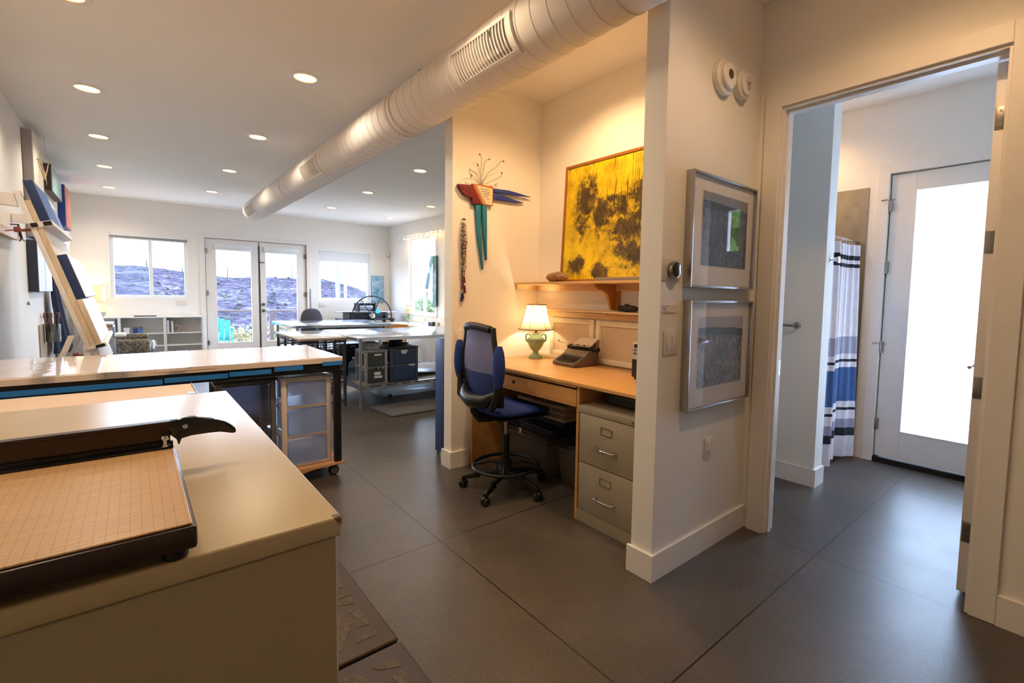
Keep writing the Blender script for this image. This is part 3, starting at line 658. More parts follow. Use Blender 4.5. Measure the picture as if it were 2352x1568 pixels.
cr = MB().cyl((xb-.045, ya-.02, z0+.122), (xb-.045, yb+.02, z0+.122), .017, n=20).box(xb-.075, xb-.01, ya+.0, yb-.0, z0+.114, z0+.119).tube([(xb-.068, ya, z0+.145), (xb-.068, yb, z0+.145)], .0022, 6).cyl((xb-.068, ya+.08, z0+.145), (xb-.068, ya+.095, z0+.145), .006, n=10).cyl((xb-.068, ya+.15, z0+.145), (xb-.068, ya+.165, z0+.145), .006, n=10).build('carriage', blackmetal_m, e)
MB().tube([(xb-.05, yb+.01, z0+.128), (xb-.08, yb+.03, z0+.15), (xb-.085, yb+.10, z0+.152), (xb-.085, yb+.115, z0+.165)], .0025, 6).box(xb-.09, xb-.08, yb+.11, yb+.12, z0+.158, z0+.172).build('return_lever', chrome_m, cr)
for y in (ya-.021, yb+.021): MB().lathe([(.018, 0), (.021, .004), (.021, .016), (.017, .019), (.007, .019), (.006, .023), (0, .023)], (xb-.045, y, z0+.122), (0, -1 if y < 2.5 else 1, 0), 24).build('platen_knob', black_m, cr)
MB().sheet(lambda u, v: Vector((xb-.075+.075*v+.02*v*v, ya+.018+.195*u, z0+.137+.062*v)), 4, 6, .0006).build('paper_sheet', mat('typing_paper', (214,196,174), .8, var=.02), e)
MB().text('ROYAL', .013, Matrix.Translation((x0+.1100, 2.578, z0+.083)) @ Matrix(((0,.57,-.82),(-1,0,0),(0,.82,.57))).to_4x4()).build('lettering', chrome_m, e)
MB().ball((x0+.112, ya+.035, z0+.083), .004, 1).ball((x0+.112, yb-.035, z0+.083), .004, 1).build('screw', chrome_m, e)
# printer, just showing past the pillar
e = thing('printer', 'black desktop printer with pale control panel, half hidden behind the white pillar', 'printer', (2.58, 1.74, .858))
B(2.44, 2.74, 1.56, 1.93, .87, 1.07, .012, 3).build('body', black_m, e); MB().lathe([(.02,0),(.02,.03),(0,.03)], (2.47, 1.9, .858), n=12).lathe([(.02,0),(.02,.03),(0,.03)], (2.7, 1.9, .858), n=12).build('foot', black_m, e)
MB().hexa([(2.428, 1.575, .99), (2.44, 1.575, .99), (2.44, 1.915, .99), (2.428, 1.915, .99), (2.434, 1.575, 1.10), (2.46, 1.575, 1.10), (2.46, 1.915, 1.10), (2.434, 1.915, 1.10)], .003).build('control_panel', mat('silver_panel', (176,178,182), .4), e)
mb = MB().box(2.427, 2.433, 1.80, 1.9, 1.065, 1.088)
for i in range(5): mb.cyl((2.4295, 1.895-.022*i, 1.05), (2.424, 1.895-.022*i, 1.05), .005, n=10).cyl((2.4285, 1.895-.022*i, 1.028), (2.4235, 1.895-.022*i, 1.028), .006, n=10)
mb.build('button', black_m, e)
MB().prism([(2.60, y, z) for y, z in [(1.60, 1.07), (1.90, 1.07), (1.905, 1.17), (1.88, 1.21), (1.62, 1.21), (1.6, 1.17)]], (.07, 0, .0), .006).build('paper_tray', black_m, e)
# panels leaning on the desk
cream_m = mat('cream_frame_paint', (224,210,180), .5); pan_m = mat('tan_canvas', (200,176,146), .8, var=.03)
for y0, y1, z0, z1, lab in ((2.545, 3.055, .885, 1.205, 'cream framed blank panel leaning behind the lamp and typewriter'), (1.96, 2.52, .868, 1.203, 'cream framed blank panel leaning to the right of the typewriter')):
    e = thing('blank_picture', lab, 'picture', (2.748, (y0+y1)/2, z0), 'cream framed panels'); w = .042
    mb = MB().box(2.737, 2.758, y0, y0+w, z0, z1, .003).box(2.737, 2.758, y1-w, y1, z0, z1, .003).box(2.737, 2.758, y0+w, y1-w, z0, z0+w, .003).box(2.737, 2.758, y0+w, y1-w, z1-w, z1, .003)
    mb.box(2.742, 2.75, y0+w, y0+w+.008, z0+w, z1-w).box(2.742, 2.75, y1-w-.008, y1-w, z0+w, z1-w).build('frame', cream_m, e)
    B(2.747, 2.752, y0+w, y1-w, z0+w, z1-w).build('panel', pan_m, e)
tag(B(2.735, 2.76, 2.52, 3.2, .859, .884, .003).build('wood_strip', cream_m), 'cream wooden strip under the left blank panel at the back of the desk', 'strip')
tag(MB().tube([(2.66, 3.08, .8625), (2.70, 3.02, .8625), (2.725, 2.95, .8625), (2.732, 2.86, .8625)], .003, 6).build('lamp_cord', cream_m), 'thin pale cord running along the desk from the green lamp', 'cord')
# shelf, ledge
e = thing('plywood_shelf', 'birch plywood wall shelf across the alcove holding the yellow painting', 'shelf', (2.63, 2.37, 1.478))
B(2.49, 2.76, 1.459, 3.252, 1.478, 1.497, .002).build('board', ply_m, e)
B(2.738, 2.761, 1.459, 3.252, 1.43, 1.478).build('wall_cleat', pine_m, e); B(2.51, 2.738, 3.235, 3.252, 1.44, 1.478).build('side_cleat', pine_m, e)
br = [(2.52, 1.478), (2.53, 1.45), (2.56, 1.435), (2.61, 1.43), (2.65, 1.41), (2.672, 1.37), (2.68, 1.33), (2.695, 1.295), (2.735, 1.285), (2.735, 1.478)]
MB().prism([(a, 2.33, b) for a, b in br], (0, .022, 0), .002).box(2.735, 2.76, 2.30, 2.335, 1.285, 1.43).build('bracket', mat('amber_wood', (186,124,58), .42, var=.08), e)
e = thing('wall_ledge', 'narrow pale wooden ledge on the alcove wall above the leaning panels', 'ledge', (2.73, 2.35, 1.215))
B(2.66, 2.761, 1.459, 3.2, 1.262, 1.278, .002).build('board', pine_m, e); B(2.74, 2.761, 1.459, 3.2, 1.212, 1.262, .001).build('cleat', pine_m, e)
tag(MB().box(2.722, 2.738, 2.40, 2.90, 1.243, 1.255, .003).box(2.725, 2.735, 2.64, 2.66, 1.236, 1.243).build('light_bar', mat('white_diffuser', (236,222,190), .4)), 'thin white under-shelf light bar fixed below the narrow ledge', 'light')
# rocks
rock1 = mat('tan_porous_rock', (150,118,84), .9, var=.35, nscale=30, bmp=.8, bscale=24); rock2 = mat('dark_rock', (66,58,52), .8, var=.3, nscale=20, bmp=.6, bscale=18)
tag(MB().ball((2.60, 2.83, 1.53), (.05, .125, .036), 5).jitter(.018, 24).jitter(.008, 70).build('rock', rock1, None, 80), 'long tan pitted rock on the plywood shelf below the yellow painting', 'rock')
tag(MB().ball((2.71, 2.19, 1.302), (.035, .09, .028), 4).jitter(.014, 20).build('rock', rock2, None, 80), 'dark grey rock on the narrow ledge beside the shelf bracket', 'rock')
for o in C.objects:
    if o.name.startswith('rock'): o.location.z = 1.4975 if o.location.z > 1.4 else 1.2785
tag(B(2.54, 2.60, 1.75, 2.36, 1.4975, 1.524, .003).build('stone_slab', mat('grey_slab', (128,118,108), .7, var=.1)), 'flat grey slab lying on the shelf in front of the yellow painting', 'slab')
def yellow_mat():
    m, nt, p, tc = nodes('yellow_abstract'); v = tc.outputs['Object']; sp = nt.nodes.new('ShaderNodeSeparateXYZ'); nt.links.new(v, sp.inputs[0])
    col = ramp(nt, noise(nt, v, 6, 8, .7), [(.32, lin((150,124,6))), (.5, lin((218,188,8))), (.66, lin((240,210,24)))])
    def blob(y, z, ry, rz, w=.5):     # a soft charcoal stain
        d = math_(nt, 'ADD', math_(nt, 'POWER', math_(nt, 'DIVIDE', math_(nt, 'SUBTRACT', sp.outputs[1], y), ry), 2), math_(nt, 'POWER', math_(nt, 'DIVIDE', math_(nt, 'SUBTRACT', sp.outputs[2], z), rz), 2))
        return math_(nt, 'SUBTRACT', 1, d)
    b = None
    for q in ((.30, .62, .13, .30), (.05, .55, .26, .11), (-.25, .60, .25, .14), (.20, .50, .2, .16), (-.2, .25, .3, .22), (.15, .07, .13, .09), (.4, .12, .12, .1), (-.12, .36, .22, .2), (.36, .5, .1, .2)):
        t = blob(*q); b = t if b is None else math_(nt, 'MAXIMUM', b, t)
    n = noise(nt, v, 9, 10, .8, .25); k = math_(nt, 'ADD', math_(nt, 'MULTIPLY', math_(nt, 'MAXIMUM', b, -.7), .17), math_(nt, 'SUBTRACT', n, .5))
    col = mixc(nt, ramp(nt, k, [(.03, (0,0,0)), (.13, (1,1,1))]), col, ramp(nt, noise(nt, v, 14, 8, .7), [(.35, lin((34,26,10))), (.6, lin((98,78,36))), (.75, lin((150,120,40)))]))
    h = noise(nt, v, 38, 7, .8, .5); col = mixc(nt, ramp(nt, h, [(.58, (0,0,0)), (.66, (.92,.92,.92))]), col, lin((36,28,10)))
    w = noise(nt, mapv(nt, v, (1, 55, 1.6)), 1.5, 4, .5, .25); up = math_(nt, 'GREATER_THAN', sp.outputs[2], .56)
    col = mixc(nt, math_(nt, 'MULTIPLY', up, ramp(nt, w, [(.60, (0,0,0)), (.64, (1,1,1))])), col, lin((44,34,10)))
    nt.links.new(col, p.inputs['Base Color']); p.inputs['Roughness'].default_value = .4; bump(nt, p, n, .15, .004); return m
# yellow painting, leaning back on the shelf
e = thing('painting', 'tall yellow and charcoal abstract painting in a wooden frame leaning on the alcove shelf', 'painting', (2.700, 2.31, 1.4975), None, (0, math.atan2(.045, .94), 0))
Wd, Ht = 1.13, .94; y1 = .575; y0 = y1-Wd; w = .022
gold_m = mat('honey_wood_frame', (150,96,36), .4, var=.12)
MB().box(-.02, .014, y0, y0+w, 0, Ht, .002).box(-.02, .014, y1-w, y1, 0, Ht, .002).box(-.02, .014, y0+w, y1-w, 0, w, .002).box(-.02, .014, y0+w, y1-w, Ht-w, Ht, .002).build('frame', gold_m, e)
B(-.012, .008, y0+w+.001, y1-w-.001, w+.001, Ht-w-.001).build('canvas', yellow_mat(), e)
# ------------------------------------------------------------------ drafting chair
blue_fab = mat('royal_blue_fabric', (24,52,128), .85, var=.08, bmp=.25, bscale=420)
mesh_m = stripe_mesh('blue_mesh', (24,40,96), (150,154,202), 2, 55); mesh_low = stripe_mesh('dark_blue_mesh', (16,30,84), (40,66,140), 2, 55)
cx, cy = 1.995, 2.675
e = thing('drafting_chair', 'tall black drafting chair with blue mesh back and foot ring at the plywood desk', 'chair', (cx, cy, 0))
def cp(x, y, z, a=math.radians(-3)): return Vector((cx+x*math.cos(a)-y*math.sin(a), cy+x*math.sin(a)+y*math.cos(a), z))
mb = MB().lathe([(.0, .09), (.05, .085), (.055, .14), (.04, .17), (0, .17)], (cx, cy, 0), n=24)
angs = [136, 208, 280, 352, 64]
for a in angs:
    t = math.radians(a); d = Vector((math.cos(t), math.sin(t), 0)); n = Vector((-d.y, d.x, 0)); c = Vector((cx, cy, 0))
    for q0, q1, w0, w1, za, zb in ((.03, .18, .026, .022, .145, .125), (.18, .315, .022, .016, .125, .085)):
        P0, P1 = c+d*q0, c+d*q1; up = Vector((0,0,1))
        mb.hexa([P0-n*w0+up*(za-.045), P1-n*w1+up*(zb-.03), P1+n*w1+up*(zb-.03), P0+n*w0+up*(za-.045), P0-n*w0*.7+up*za, P1-n*w1*.7+up*zb, P1+n*w1*.7+up*zb, P0+n*w0*.7+up*za], .006)
mb.build('star_base', black_m, e)
for a in angs:
    t = math.radians(a); x, y = cx+.305*math.cos(t), cy+.305*math.sin(t); ax = (math.cos(t+1.1), math.sin(t+1.1), 0)
    mb = MB()
    for s in (-.018, .018): mb.lathe([(.0, -.011), (.02, -.011), (.025, -.006), (.025, .006), (.02, .011), (0, .011)], (x+ax[0]*s, y+ax[1]*s, .026), ax, 20)
    mb.lathe([(.027, -.008), (.031, 0), (.027, .008)], (x, y, .03), ax, 20).cyl((x, y, .03), (x, y, .075), .008, n=10); mb.build('caster', black_m, e)
MB().cyl((cx, cy, .16), (cx, cy, .40), .028, .025).build('cylinder_sleeve', black_m, e)
MB().cyl((cx, cy, .40), (cx, cy, .53), .014).build('gas_cylinder', chrome_m, e)
mb = MB().torus((cx, cy, .175), (0,0,1), .232, .012, 48, 10).lathe([(.03, .15), (.042, .155), (.042, .21), (.03, .215)], (cx, cy, 0), n=24)
for i in range(4):
    t = math.radians(50+90*i); mb.tube([(cx+.035*math.cos(t), cy+.035*math.sin(t), .19), (cx+.12*math.cos(t), cy+.12*math.sin(t), .2), (cx+.23*math.cos(t), cy+.23*math.sin(t), .175)], .009, 8)
mb.build('foot_ring', black_m, e)
MB().obox(cp(.0, 0, .535), (.24, .2, .04), Euler((0,0,math.radians(-3))).to_matrix(), .012).tube([cp(-.02, -.1, .525), cp(-.02, -.17, .51), cp(-.02, -.2, .48)], .006).tube([cp(-.1, 0, .535), cp(-.22, 0, .54), cp(-.265, 0, .60), cp(-.272, 0, .70)], [.03,.028,.026,.022], 10).build('tilt_mechanism', black_m, e)
MB().obox(cp(-.02, -.205, .475), (.016, .022, .045), None, .006).build('lever_paddle', chrome_m, e)
def seatf(u, v):
    a = 2*PI*u; r = (abs(math.cos(a))**4+abs(math.sin(a))**4)**-.25
    return r*math.cos(a), r*math.sin(a)
def pad(mb, cxl, hw, hd, z0, z1, n=36, drop=.0):
    rings = []
    for k, (s, z) in enumerate(((.86, z0), (.98, z0+.012), (1, (z0+z1)/2), (.96, z1-.012), (.80, z1), (.4, z1+.004))):
        rg = []
        for i in range(n):
            x, y = seatf(i/n, 0); X = cxl+x*hd*s; zz = z - drop*max(0, x)**3
            rg.append(mb.bm.verts.new(cp(X, y*hw*s, zz)))
        rings.append(rg)
    return mb.skin(rings)
pad(MB(), .03, .245, .245, .548, .575, drop=.02).build('seat_pan', black_m, e, 50)
pad(MB(), .03, .24, .24, .572, .625, drop=.025).build('seat', blue_fab, e, 60)
def bk(u, v, off=0):     # u across -1..1, v up 0..1
    w = .205+.035*math.sin(PI*min(1, v*1.15))-.03*v; y = u*w
    x = -.215-.05*v**2+.05*u*u*.8-.03*math.sin(v*PI)+off
    return cp(x, y, .66+.50*v)
mb = MB()
for i0, i1, m_, nm in ((0, .42, mesh_low, 'lower_mesh'), (.42, 1, mesh_m, 'upper_mesh')):
    MB().sheet(lambda a, b: bk(-.93+1.86*a, i0+(i1-i0)*b), 16, 14, .003).build(nm, m_, e)
pts = []
for i in range(10): pts.append(bk(-1, i/9))
for i in range(1, 8): pts.append(bk(-1+2*i/8, 1+.03*math.sin(PI*i/8)))
for i in range(10): pts.append(bk(1, 1-i/9))
for i in range(1, 8): pts.append(bk(1-2*i/8, -.02*math.sin(PI*i/8)))
MB().tube(pts, .019, 10, True).tube([bk(-.9, 1.0, -.005), bk(-.45, 1.03, -.01), bk(0, 1.04, -.012), bk(.45, 1.03, -.01), bk(.9, 1.0, -.005)], .024, 10).build('back_frame', black_m, e)
MB().tube([bk(-1, .18, -.02), bk(-.6, .05, -.05), bk(0, .03, -.065), bk(.6, .05, -.05), bk(1, .18, -.02)], [.02, .045, .05, .045, .02], 12).build('lumbar_bar', black_m, e)
for s in (-1, 1):
    MB().tube([cp(-.235, s*.17, .64), cp(-.245, s*.225, .68), cp(-.235, s*.245, .76), cp(-.235, s*.25, .84)], [.022, .026, .024, .02], 12).build('arm_support', black_m, e)
    rings = MB(); rg = []
    for k in range(9):
        t = k/8; sc = math.sin(PI*(.06+.88*t))**.45
        rg.append(rings.ring(cp(-.235, s*.262, .79+.27*t), (cp(0, 0, 1)-cp(0, 0, 0)), .04*sc, 16))
    rings.skin(rg).build('armrest_pad', blue_fab, e, 60)

# ------------------------------------------------------------------ on the alcove's left wall
red_m = mat('red_paint', (104,12,30), .6, var=.15, bmp=.1, bscale=20); teal_m = mat('teal_paint', (8,112,142), .6, var=.1); cobalt_m = mat('cobalt_paint', (36,58,146), .6, var=.12)
wire_m = mat('dark_wire', (70,54,48), .5, .6)
e = thing('bird_sculpture', 'painted wooden bird wall sculpture, red head, blue wings, teal legs, wire plume', 'sculpture', (2.14, 3.25, 1.58))
def flat(n, pts, y, th, m, par=e): return MB().prism([(x, y, z) for x, z in pts], (0, th, 0), .003).build(n, m, par)
flat('head', [(1.914,2.227), (2.044,2.238), (2.133,2.102), (2.045,2.094), (2.039,2.141), (1.964,2.155), (1.944,2.185), (1.914,2.214)], 3.215, .03, red_m)
pq = flat('body', [(2.043,2.252), (2.244,2.259), (2.24,2.104), (2.17,2.101), (2.133,2.102), (2.05,2.235)], 3.222, .026, mat('orange_wood', (176,96,40), .5, var=.1))
pp = flat('paper_plaque', [(2.084,2.244), (2.233,2.240), (2.231,2.108), (2.172,2.106)], 3.2185, .003, mat('plaque_paper', (226,206,178), .8), pq)
MB().prism([(x, 3.2175, z) for x, z in [(2.070,2.24), (2.078,2.24), (2.162,2.104), (2.152,2.104)]], (0, .003, 0)).build('paper_strip', mat('plaque_strip', (222,196,160), .8), pq)
mb = MB()
for x0, x1, z in ((2.115,2.205,2.222), (2.125,2.205,2.205), (2.137,2.205,2.188), (2.15,2.185,2.171), (2.17,2.205,2.152)):
    x = x0
    while x < x1: w = random.uniform(.006, .014); mb.box(x, min(x+w, x1), 3.2178, 3.2184, z-.003, z+.002); x += w+.004
mb.build('handwriting', black_m, pp)
flat('wing', [(2.247,2.246), (2.40,2.252), (2.518,2.244), (2.64,2.233), (2.494,2.225), (2.35,2.220), (2.248,2.214)], 3.22, .02, cobalt_m)
flat('wing', [(2.248,2.211), (2.339,2.208), (2.431,2.189), (2.50,2.183), (2.573,2.178), (2.478,2.165), (2.373,2.163), (2.248,2.158)], 3.228, .02, cobalt_m)
flat('leg', [(2.076,2.095), (2.128,2.099), (2.123,1.913), (2.155,1.594), (2.146,1.585), (2.099,1.85)], 3.222, .022, teal_m)
flat('leg', [(2.138,2.098), (2.182,2.1), (2.185,1.884), (2.189,1.667), (2.178,1.662), (2.152,1.881)], 3.222, .022, teal_m)
wires = [[(2.135,2.255),(2.113,2.352),(2.107,2.445),(2.076,2.469)], [(2.13,2.255),(2.097,2.366),(2.066,2.407),(2.059,2.385)], [(2.137,2.255),(2.139,2.374),(2.143,2.435),(2.166,2.45)], [(2.14,2.255),(2.176,2.346),(2.24,2.403),(2.272,2.45),(2.289,2.454)], [(2.145,2.255),(2.231,2.303),(2.29,2.34),(2.29,2.366),(2.273,2.359)], [(2.125,2.255),(2.082,2.321),(2.021,2.336),(1.986,2.342),(1.971,2.318),(1.972,2.272)], [(2.119,2.255),(2.072,2.281),(2.016,2.305)]]
for w in wires: MB().tube(smooth([(x, 3.232-.02*i, z) for i, (x, z) in enumerate(w)], 5), .0016, 5).build('plume_wire', wire_m, e)
bead_c = [mat('garnet_bead', (120,30,34), .3), mat('blue_bead', (40,56,110), .3), mat('amber_bead', (130,90,60), .4)]
for i, w in enumerate(wires): x, z = w[-1]; MB().ball((x, 3.232-.02*(len(w)-1), z), (.007, .005, .007), 2).build('bead', bead_c[i % 3], e)

brownb_m = mat('brown_seed_beads', (92,66,54), .5, var=.4, nscale=60); plum_m = mat('plum_tassel', (112,28,66), .8, var=.2); navyt_m = mat('indigo_tassel', (42,34,88), .8, var=.2)
e = thing('bead_necklaces', 'bundle of long brown bead strands with plum and indigo tassels hanging on the alcove wall', 'necklace', (1.972, 3.25, 1.30))
MB().cyl((1.97, 3.254, 1.968), (1.97, 3.215, 1.972), .004, n=8).build('nail', wire_m, e)
for s in range(7):
    mb = MB(); w = .006+.004*s; bot = (1.76, 1.70, 1.62, 1.56, 1.52, 1.66, 1.74)[s]; n = 46
    for i in range(n):
        t = i/(n-1); a = t*PI; z = 1.965-(1.965-bot)*math.sin(a)**.8; x = 1.972-w*math.cos(a)*(.4+1.2*math.sin(a)); mb.ball((x, 3.235-.004*(s % 4), z), random.choice((.0035, .004, .0055)), 1)
    mb.build('bead_strand', brownb_m, e)
mb = MB()
for s in range(5):
    for i in range(36): mb.ball((1.968+.008*(s-2)*math.sin(i*.3+s)*.6, 3.24-.003*s, 1.75-i*.009), .0042, 1)
mb.build('bead_strand', brownb_m, e)
for x, z, m_, l in ((1.985, 1.50, plum_m, .05), (1.968, 1.47, plum_m, .09), (1.99, 1.425, plum_m, .06), (1.962, 1.36, navyt_m, .06), (1.972, 1.375, navyt_m, .05)):
    MB().lathe([(.003, l), (.007, l*.9), (.005, l*.8), (.012, 0), (0, 0)], (x, 3.236, z-l/2), n=12).build('tassel', m_, e)

def plate(name, label, cat, c, w, h, ax, kind, m=plate_m, grp=None):
    # wall plate facing -y ('y') or -x ('x'); c = centre on the wall surface
    e = thing(name, label, cat, c, grp); u = Vector((1,0,0)) if ax == 'y' else Vector((0,1,0)); n = Vector((0,-1,0)) if ax == 'y' else Vector((-1,0,0))
    if ax == 'X': u, n = Vector((0,1,0)), Vector((1,0,0))
    c = Vector(c)
    def bx(mb, a, z, ww, hh, d0, d1, bev=.001):
        p = c+u*a+n*((d0+d1)/2)+Vector((0,0,z)); d = [abs(u[i])*ww+abs(n[i])*(d1-d0) for i in range(3)]; d[2] = hh; mb.obox(p, d, None, bev, 2); return mb
    bx(MB(), 0, 0, w, h, .0005, .006, .002).build('plate', m, e)
    if kind[0] == 'rocker':
        k = kind[1]
        for i in range(k): bx(MB(), (i-(k-1)/2)*.046, 0, .033, .067, .006, .0095, .0015).build('rocker', m, e)
    if kind[0] == 'outlet':
        mb = MB(); bx(mb, 0, 0, .033, .067, .006, .0085, .001); mb.build('socket_face', m, e)
        mb = MB()
        for z in (-.018, .018):
            for a in (-.006, .006): bx(mb, a, z+.004, .002, .008, .0082, .0092, 0)
            bx(mb, 0, z-.007, .004, .004, .0082, .0092, 0)
        mb.build('slots', black_m, e)
    return e
plate('light_switch', 'white single rocker switch plate low on the alcove wall below the bead strands', 'switch', (1.95, 3.255, 1.045), .072, .118, 'y', ('rocker', 1))
plate('light_switch', 'white double rocker switch plate beside the lower framed print', 'switch', (1.978, 1.332, 1.168), .116, .118, 'y', ('rocker', 2))
plate('power_outlet', 'white outlet plate near the floor under the framed prints', 'outlet', (2.369, 1.332, .567), .072, .118, 'y', ('outlet', 1))
plate('light_switch', 'pale switch plate with a dark control under the wide left window', 'switch', (.73, YF, 1.12), .165, .118, 'y', ('rocker', 3))
plate('power_outlet', 'pale outlet plate left of the grey chair back on the far wall', 'outlet', (3.37, YF, 1.09), .165, .118, 'y', ('rocker', 3))
# name card
e = thing('caption_card', 'small white caption card stuck on the wall above the double switch', 'card', (1.958, 1.331, 1.315))
B(1.903, 2.013, 1.3285, 1.3315, 1.314, 1.352).build('card', mat('white_card', (236,232,226), .6), e)
mb = MB()
for z, l in ((1.346, .045), (1.337, .02), (1.332, .026), (1.327, .022), (1.319, .04)): mb.box(1.907, 1.907+l, 1.3278, 1.3284, z-.001, z+.0008)
mb.build('lettering', mat('grey_ink', (90,88,88), .7), e)
# thermostat, detectors
e = thing('thermostat', 'round steel and black thermostat on a clear square plate by the upper framed print', 'thermostat', (1.966, 1.331, 1.518))
B(1.886, 2.03, 1.3265, 1.3315, 1.467, 1.573, .004).build('wall_plate', mat('pale_plate', (214,208,200), .3), e)
MB().lathe([(.036, 0), (.041, .006), (.041, .022), (.039, .026), (.036, .027), (.036, .02), (0, .02)], (1.966, 1.3265, 1.518), (0,-1,0), 40, False).build('ring', nickel_m, e)
MB().lathe([(.036, .0205), (.035, .0285), (.03, .031), (.0, .0325)], (1.966, 1.3265, 1.518), (0,-1,0), 40, False).build('display', mat('black_glass', (8,8,10), .06), e)
e = thing('smoke_detector', 'larger round white detector with a dark sensor eye, high on the wall above the prints', 'detector', (2.345, 1.331, 2.52))
MB().lathe([(.086, 0), (.088, .012), (.086, .028), (.078, .034), (.07, .034)], (2.345, 1.3315, 2.52), (0,-1,0), 48).build('base', plate_m, e, 25)
MB().lathe([(.06, .034), (.062, .05), (.057, .055), (0, .057)], (2.345, 1.3315, 2.52), (0,-1,0), 40).build('cover', plate_m, e, 25)
MB().lathe([(.024, .0565), (.023, .0585), (0, .0585)], (2.345, 1.3315, 2.525), (0,-1,0), 24).build('sensor_eye', mat('dark_grille', (70,64,58), .6), e)
e = thing('smoke_detector', 'smaller round white detector with a raised arm, beside the larger one above the prints', 'detector', (2.53, 1.331, 2.53))
MB().lathe([(.07, 0), (.073, .01), (.072, .033), (.066, .04)], (2.53, 1.3315, 2.53), (0,-1,0), 48).build('base', plate_m, e, 25)
MB().lathe([(.055, .04), (.056, .05), (.05, .055), (0, .057)], (2.53, 1.3315, 2.53), (0,-1,0), 40).build('cover', plate_m, e, 25)
MB().lathe([(.02, 0), (.017, .015), (0, .017)], (2.53, 1.275, 2.545), (0,-1,0), 20).obox((2.536, 1.268, 2.518), (.015, .012, .04), None, .004).build('arm', mat('beige_plastic', (190,182,172), .4), e)
# framed prints
def print_mat(name, sky, lo, hi, hor):
    m, nt, p, tc = nodes(name); geo = nt.nodes.new('ShaderNodeNewGeometry'); sp = nt.nodes.new('ShaderNodeSeparateXYZ'); nt.links.new(geo.outputs['Position'], sp.inputs[0])
    v = tc.outputs['Object']; z = math_(nt, 'ADD', sp.outputs[2], math_(nt, 'MULTIPLY', noise(nt, mapv(nt, v, (1,1,.1)), 7, 3), .05))
    f = noise(nt, mapv(nt, v, (60,1,26)), 1.0, 4, .7, 1.2); g = noise(nt, mapv(nt, v, (1,1,1)), 5, 3)
    ground = ramp(nt, math_(nt, 'ADD', f, math_(nt, 'MULTIPLY', math_(nt, 'SUBTRACT', g, .5), .35)), [(.42, lo), (.58, hi)])
    c = mixc(nt, math_(nt, 'GREATER_THAN', z, hor), ground, ramp(nt, g, [(.4, tuple(x*.3 for x in lo)), (.6, lo)]))
    c = mixc(nt, math_(nt, 'GREATER_THAN', z, hor+.04), c, sky)
    nt.links.new(c, p.inputs['Base Color']); p.inputs['Roughness'].default_value = .6; return m
alu_m = mat('aluminium_frame', (176,176,180), .28, .95, var=.03); mount_m = mat('white_mount', (222,214,204), .8, var=.01); pglass = clear('picture_glass')
def framed(label, x0, x1, z0, z1, img, im):
    e = thing('framed_print', label, 'framed print', ((x0+x1)/2, 1.331, z0), 'silver framed prints'); y0, y1 = 1.288, 1.3315; w = .011
    MB().box(x0, x0+w, y0, y1, z0, z1, .002).box(x1-w, x1, y0, y1, z0, z1, .002).box(x0+w, x1-w, y0, y1, z0, z0+w, .002).box(x0+w, x1-w, y0, y1, z1-w, z1, .002).build('frame', alu_m, e)
    B(x0+w, x1-w, 1.306, 1.31, z0+w, z1-w).build('mount', mount_m, e)
    mb = MB(); a, b, c, d = img; mb.box(a-.008, b+.008, 1.3045, 1.306, c-.008, d+.008); mb.build('mount_step', mount_m, e)
    B(a, b, 1.3035, 1.3045, c, d).build('picture', im, e)
    B(x0+w, x1-w, 1.298, 1.3, z0+w, z1-w).build('glass', pglass, e)
framed('silver framed black and white tree photograph, upper of the two prints beside the doorway', 2.066, 2.724, 1.44, 2.007, (2.178, 2.641, 1.553, 1.924), print_mat('tree_print', lin((120,112,108)), lin((16,15,15)), lin((86,82,79)), 1.86))
framed('silver framed print of a field under dark hills, lower of the two beside the doorway', 2.079, 2.735, .813, 1.375, (2.184, 2.646, .921, 1.291), print_mat('field_print', lin((170,160,162)), lin((52,52,58)), lin((150,144,146)), 1.215))

# ------------------------------------------------------------------ bathroom
e = thing('shower_curtain', 'white shower curtain with navy, grey and blue bands beside the frosted door', 'curtain', (4.4, 1.38, .04))
cm = bands_mat('banded_curtain', 2, [(0, lin((220,212,216))), (.215/2, lin((14,18,34))), (.285/2, lin((148,144,160))), (.363/2, lin((220,212,216))), (.443/2, lin((14,18,34))), (.468/2, lin((220,212,216))), (.517/2, lin((50,82,132))), (.82/2, lin((220,212,216))), (.862/2, lin((14,18,34))), (.887/2, lin((220,212,216))), (.936/2, lin((158,154,170))), (1.083/2, lin((224,214,216))), (1.667/2, lin((14,18,34))), (1.70/2, lin((224,214,216))), (1.727/2, lin((14,18,34))), (1.773/2, lin((224,214,216)))], .25, lo=0, hi=2)
key = [(3.985,1.40), (4.10,1.36), (4.20,1.395), (4.30,1.335), (4.40,1.43), (4.52,1.38), (4.60,1.42), (4.68,1.35), (4.765,1.30)]
def cur(u, v):
    t = u*(len(key)-1); i = min(int(t), len(key)-2); f = t-i; f = f*f*(3-2*f)
    x = key[i][0]+(key[i+1][0]-key[i][0])*(t-i); y = key[i][1]+(key[i+1][1]-key[i][1])*f
    k = .45+.55*(1-v); ym = 1.385
    y = ym+(y-ym)*k+.012*math.sin(u*62)*(v**.6)
    x = x+(x-4.4)*(-.06)*v
    return Vector((x, y, .035+1.83*v))
MB().sheet(cur, 110, 24, .002).build('fabric', cm, e, 80)
mb = MB()
for i in range(9): c = cur((i+.5)/9, 1); mb.torus((c.x, 1.392, 1.885), (1,0,.0), .022, .0018, 16, 5)
mb.build('curtain_rings', chrome_m, e)
tag(MB().cyl((3.961, 1.392, 1.903), (4.872, 1.392, 1.903), .0125).lathe([(.03, 0), (.03, .006), (0, .006)], (3.9605, 1.392, 1.903), (1,0,0), 20).build('shower_rod', chrome_m), 'chrome shower rod above the banded curtain', 'rod')
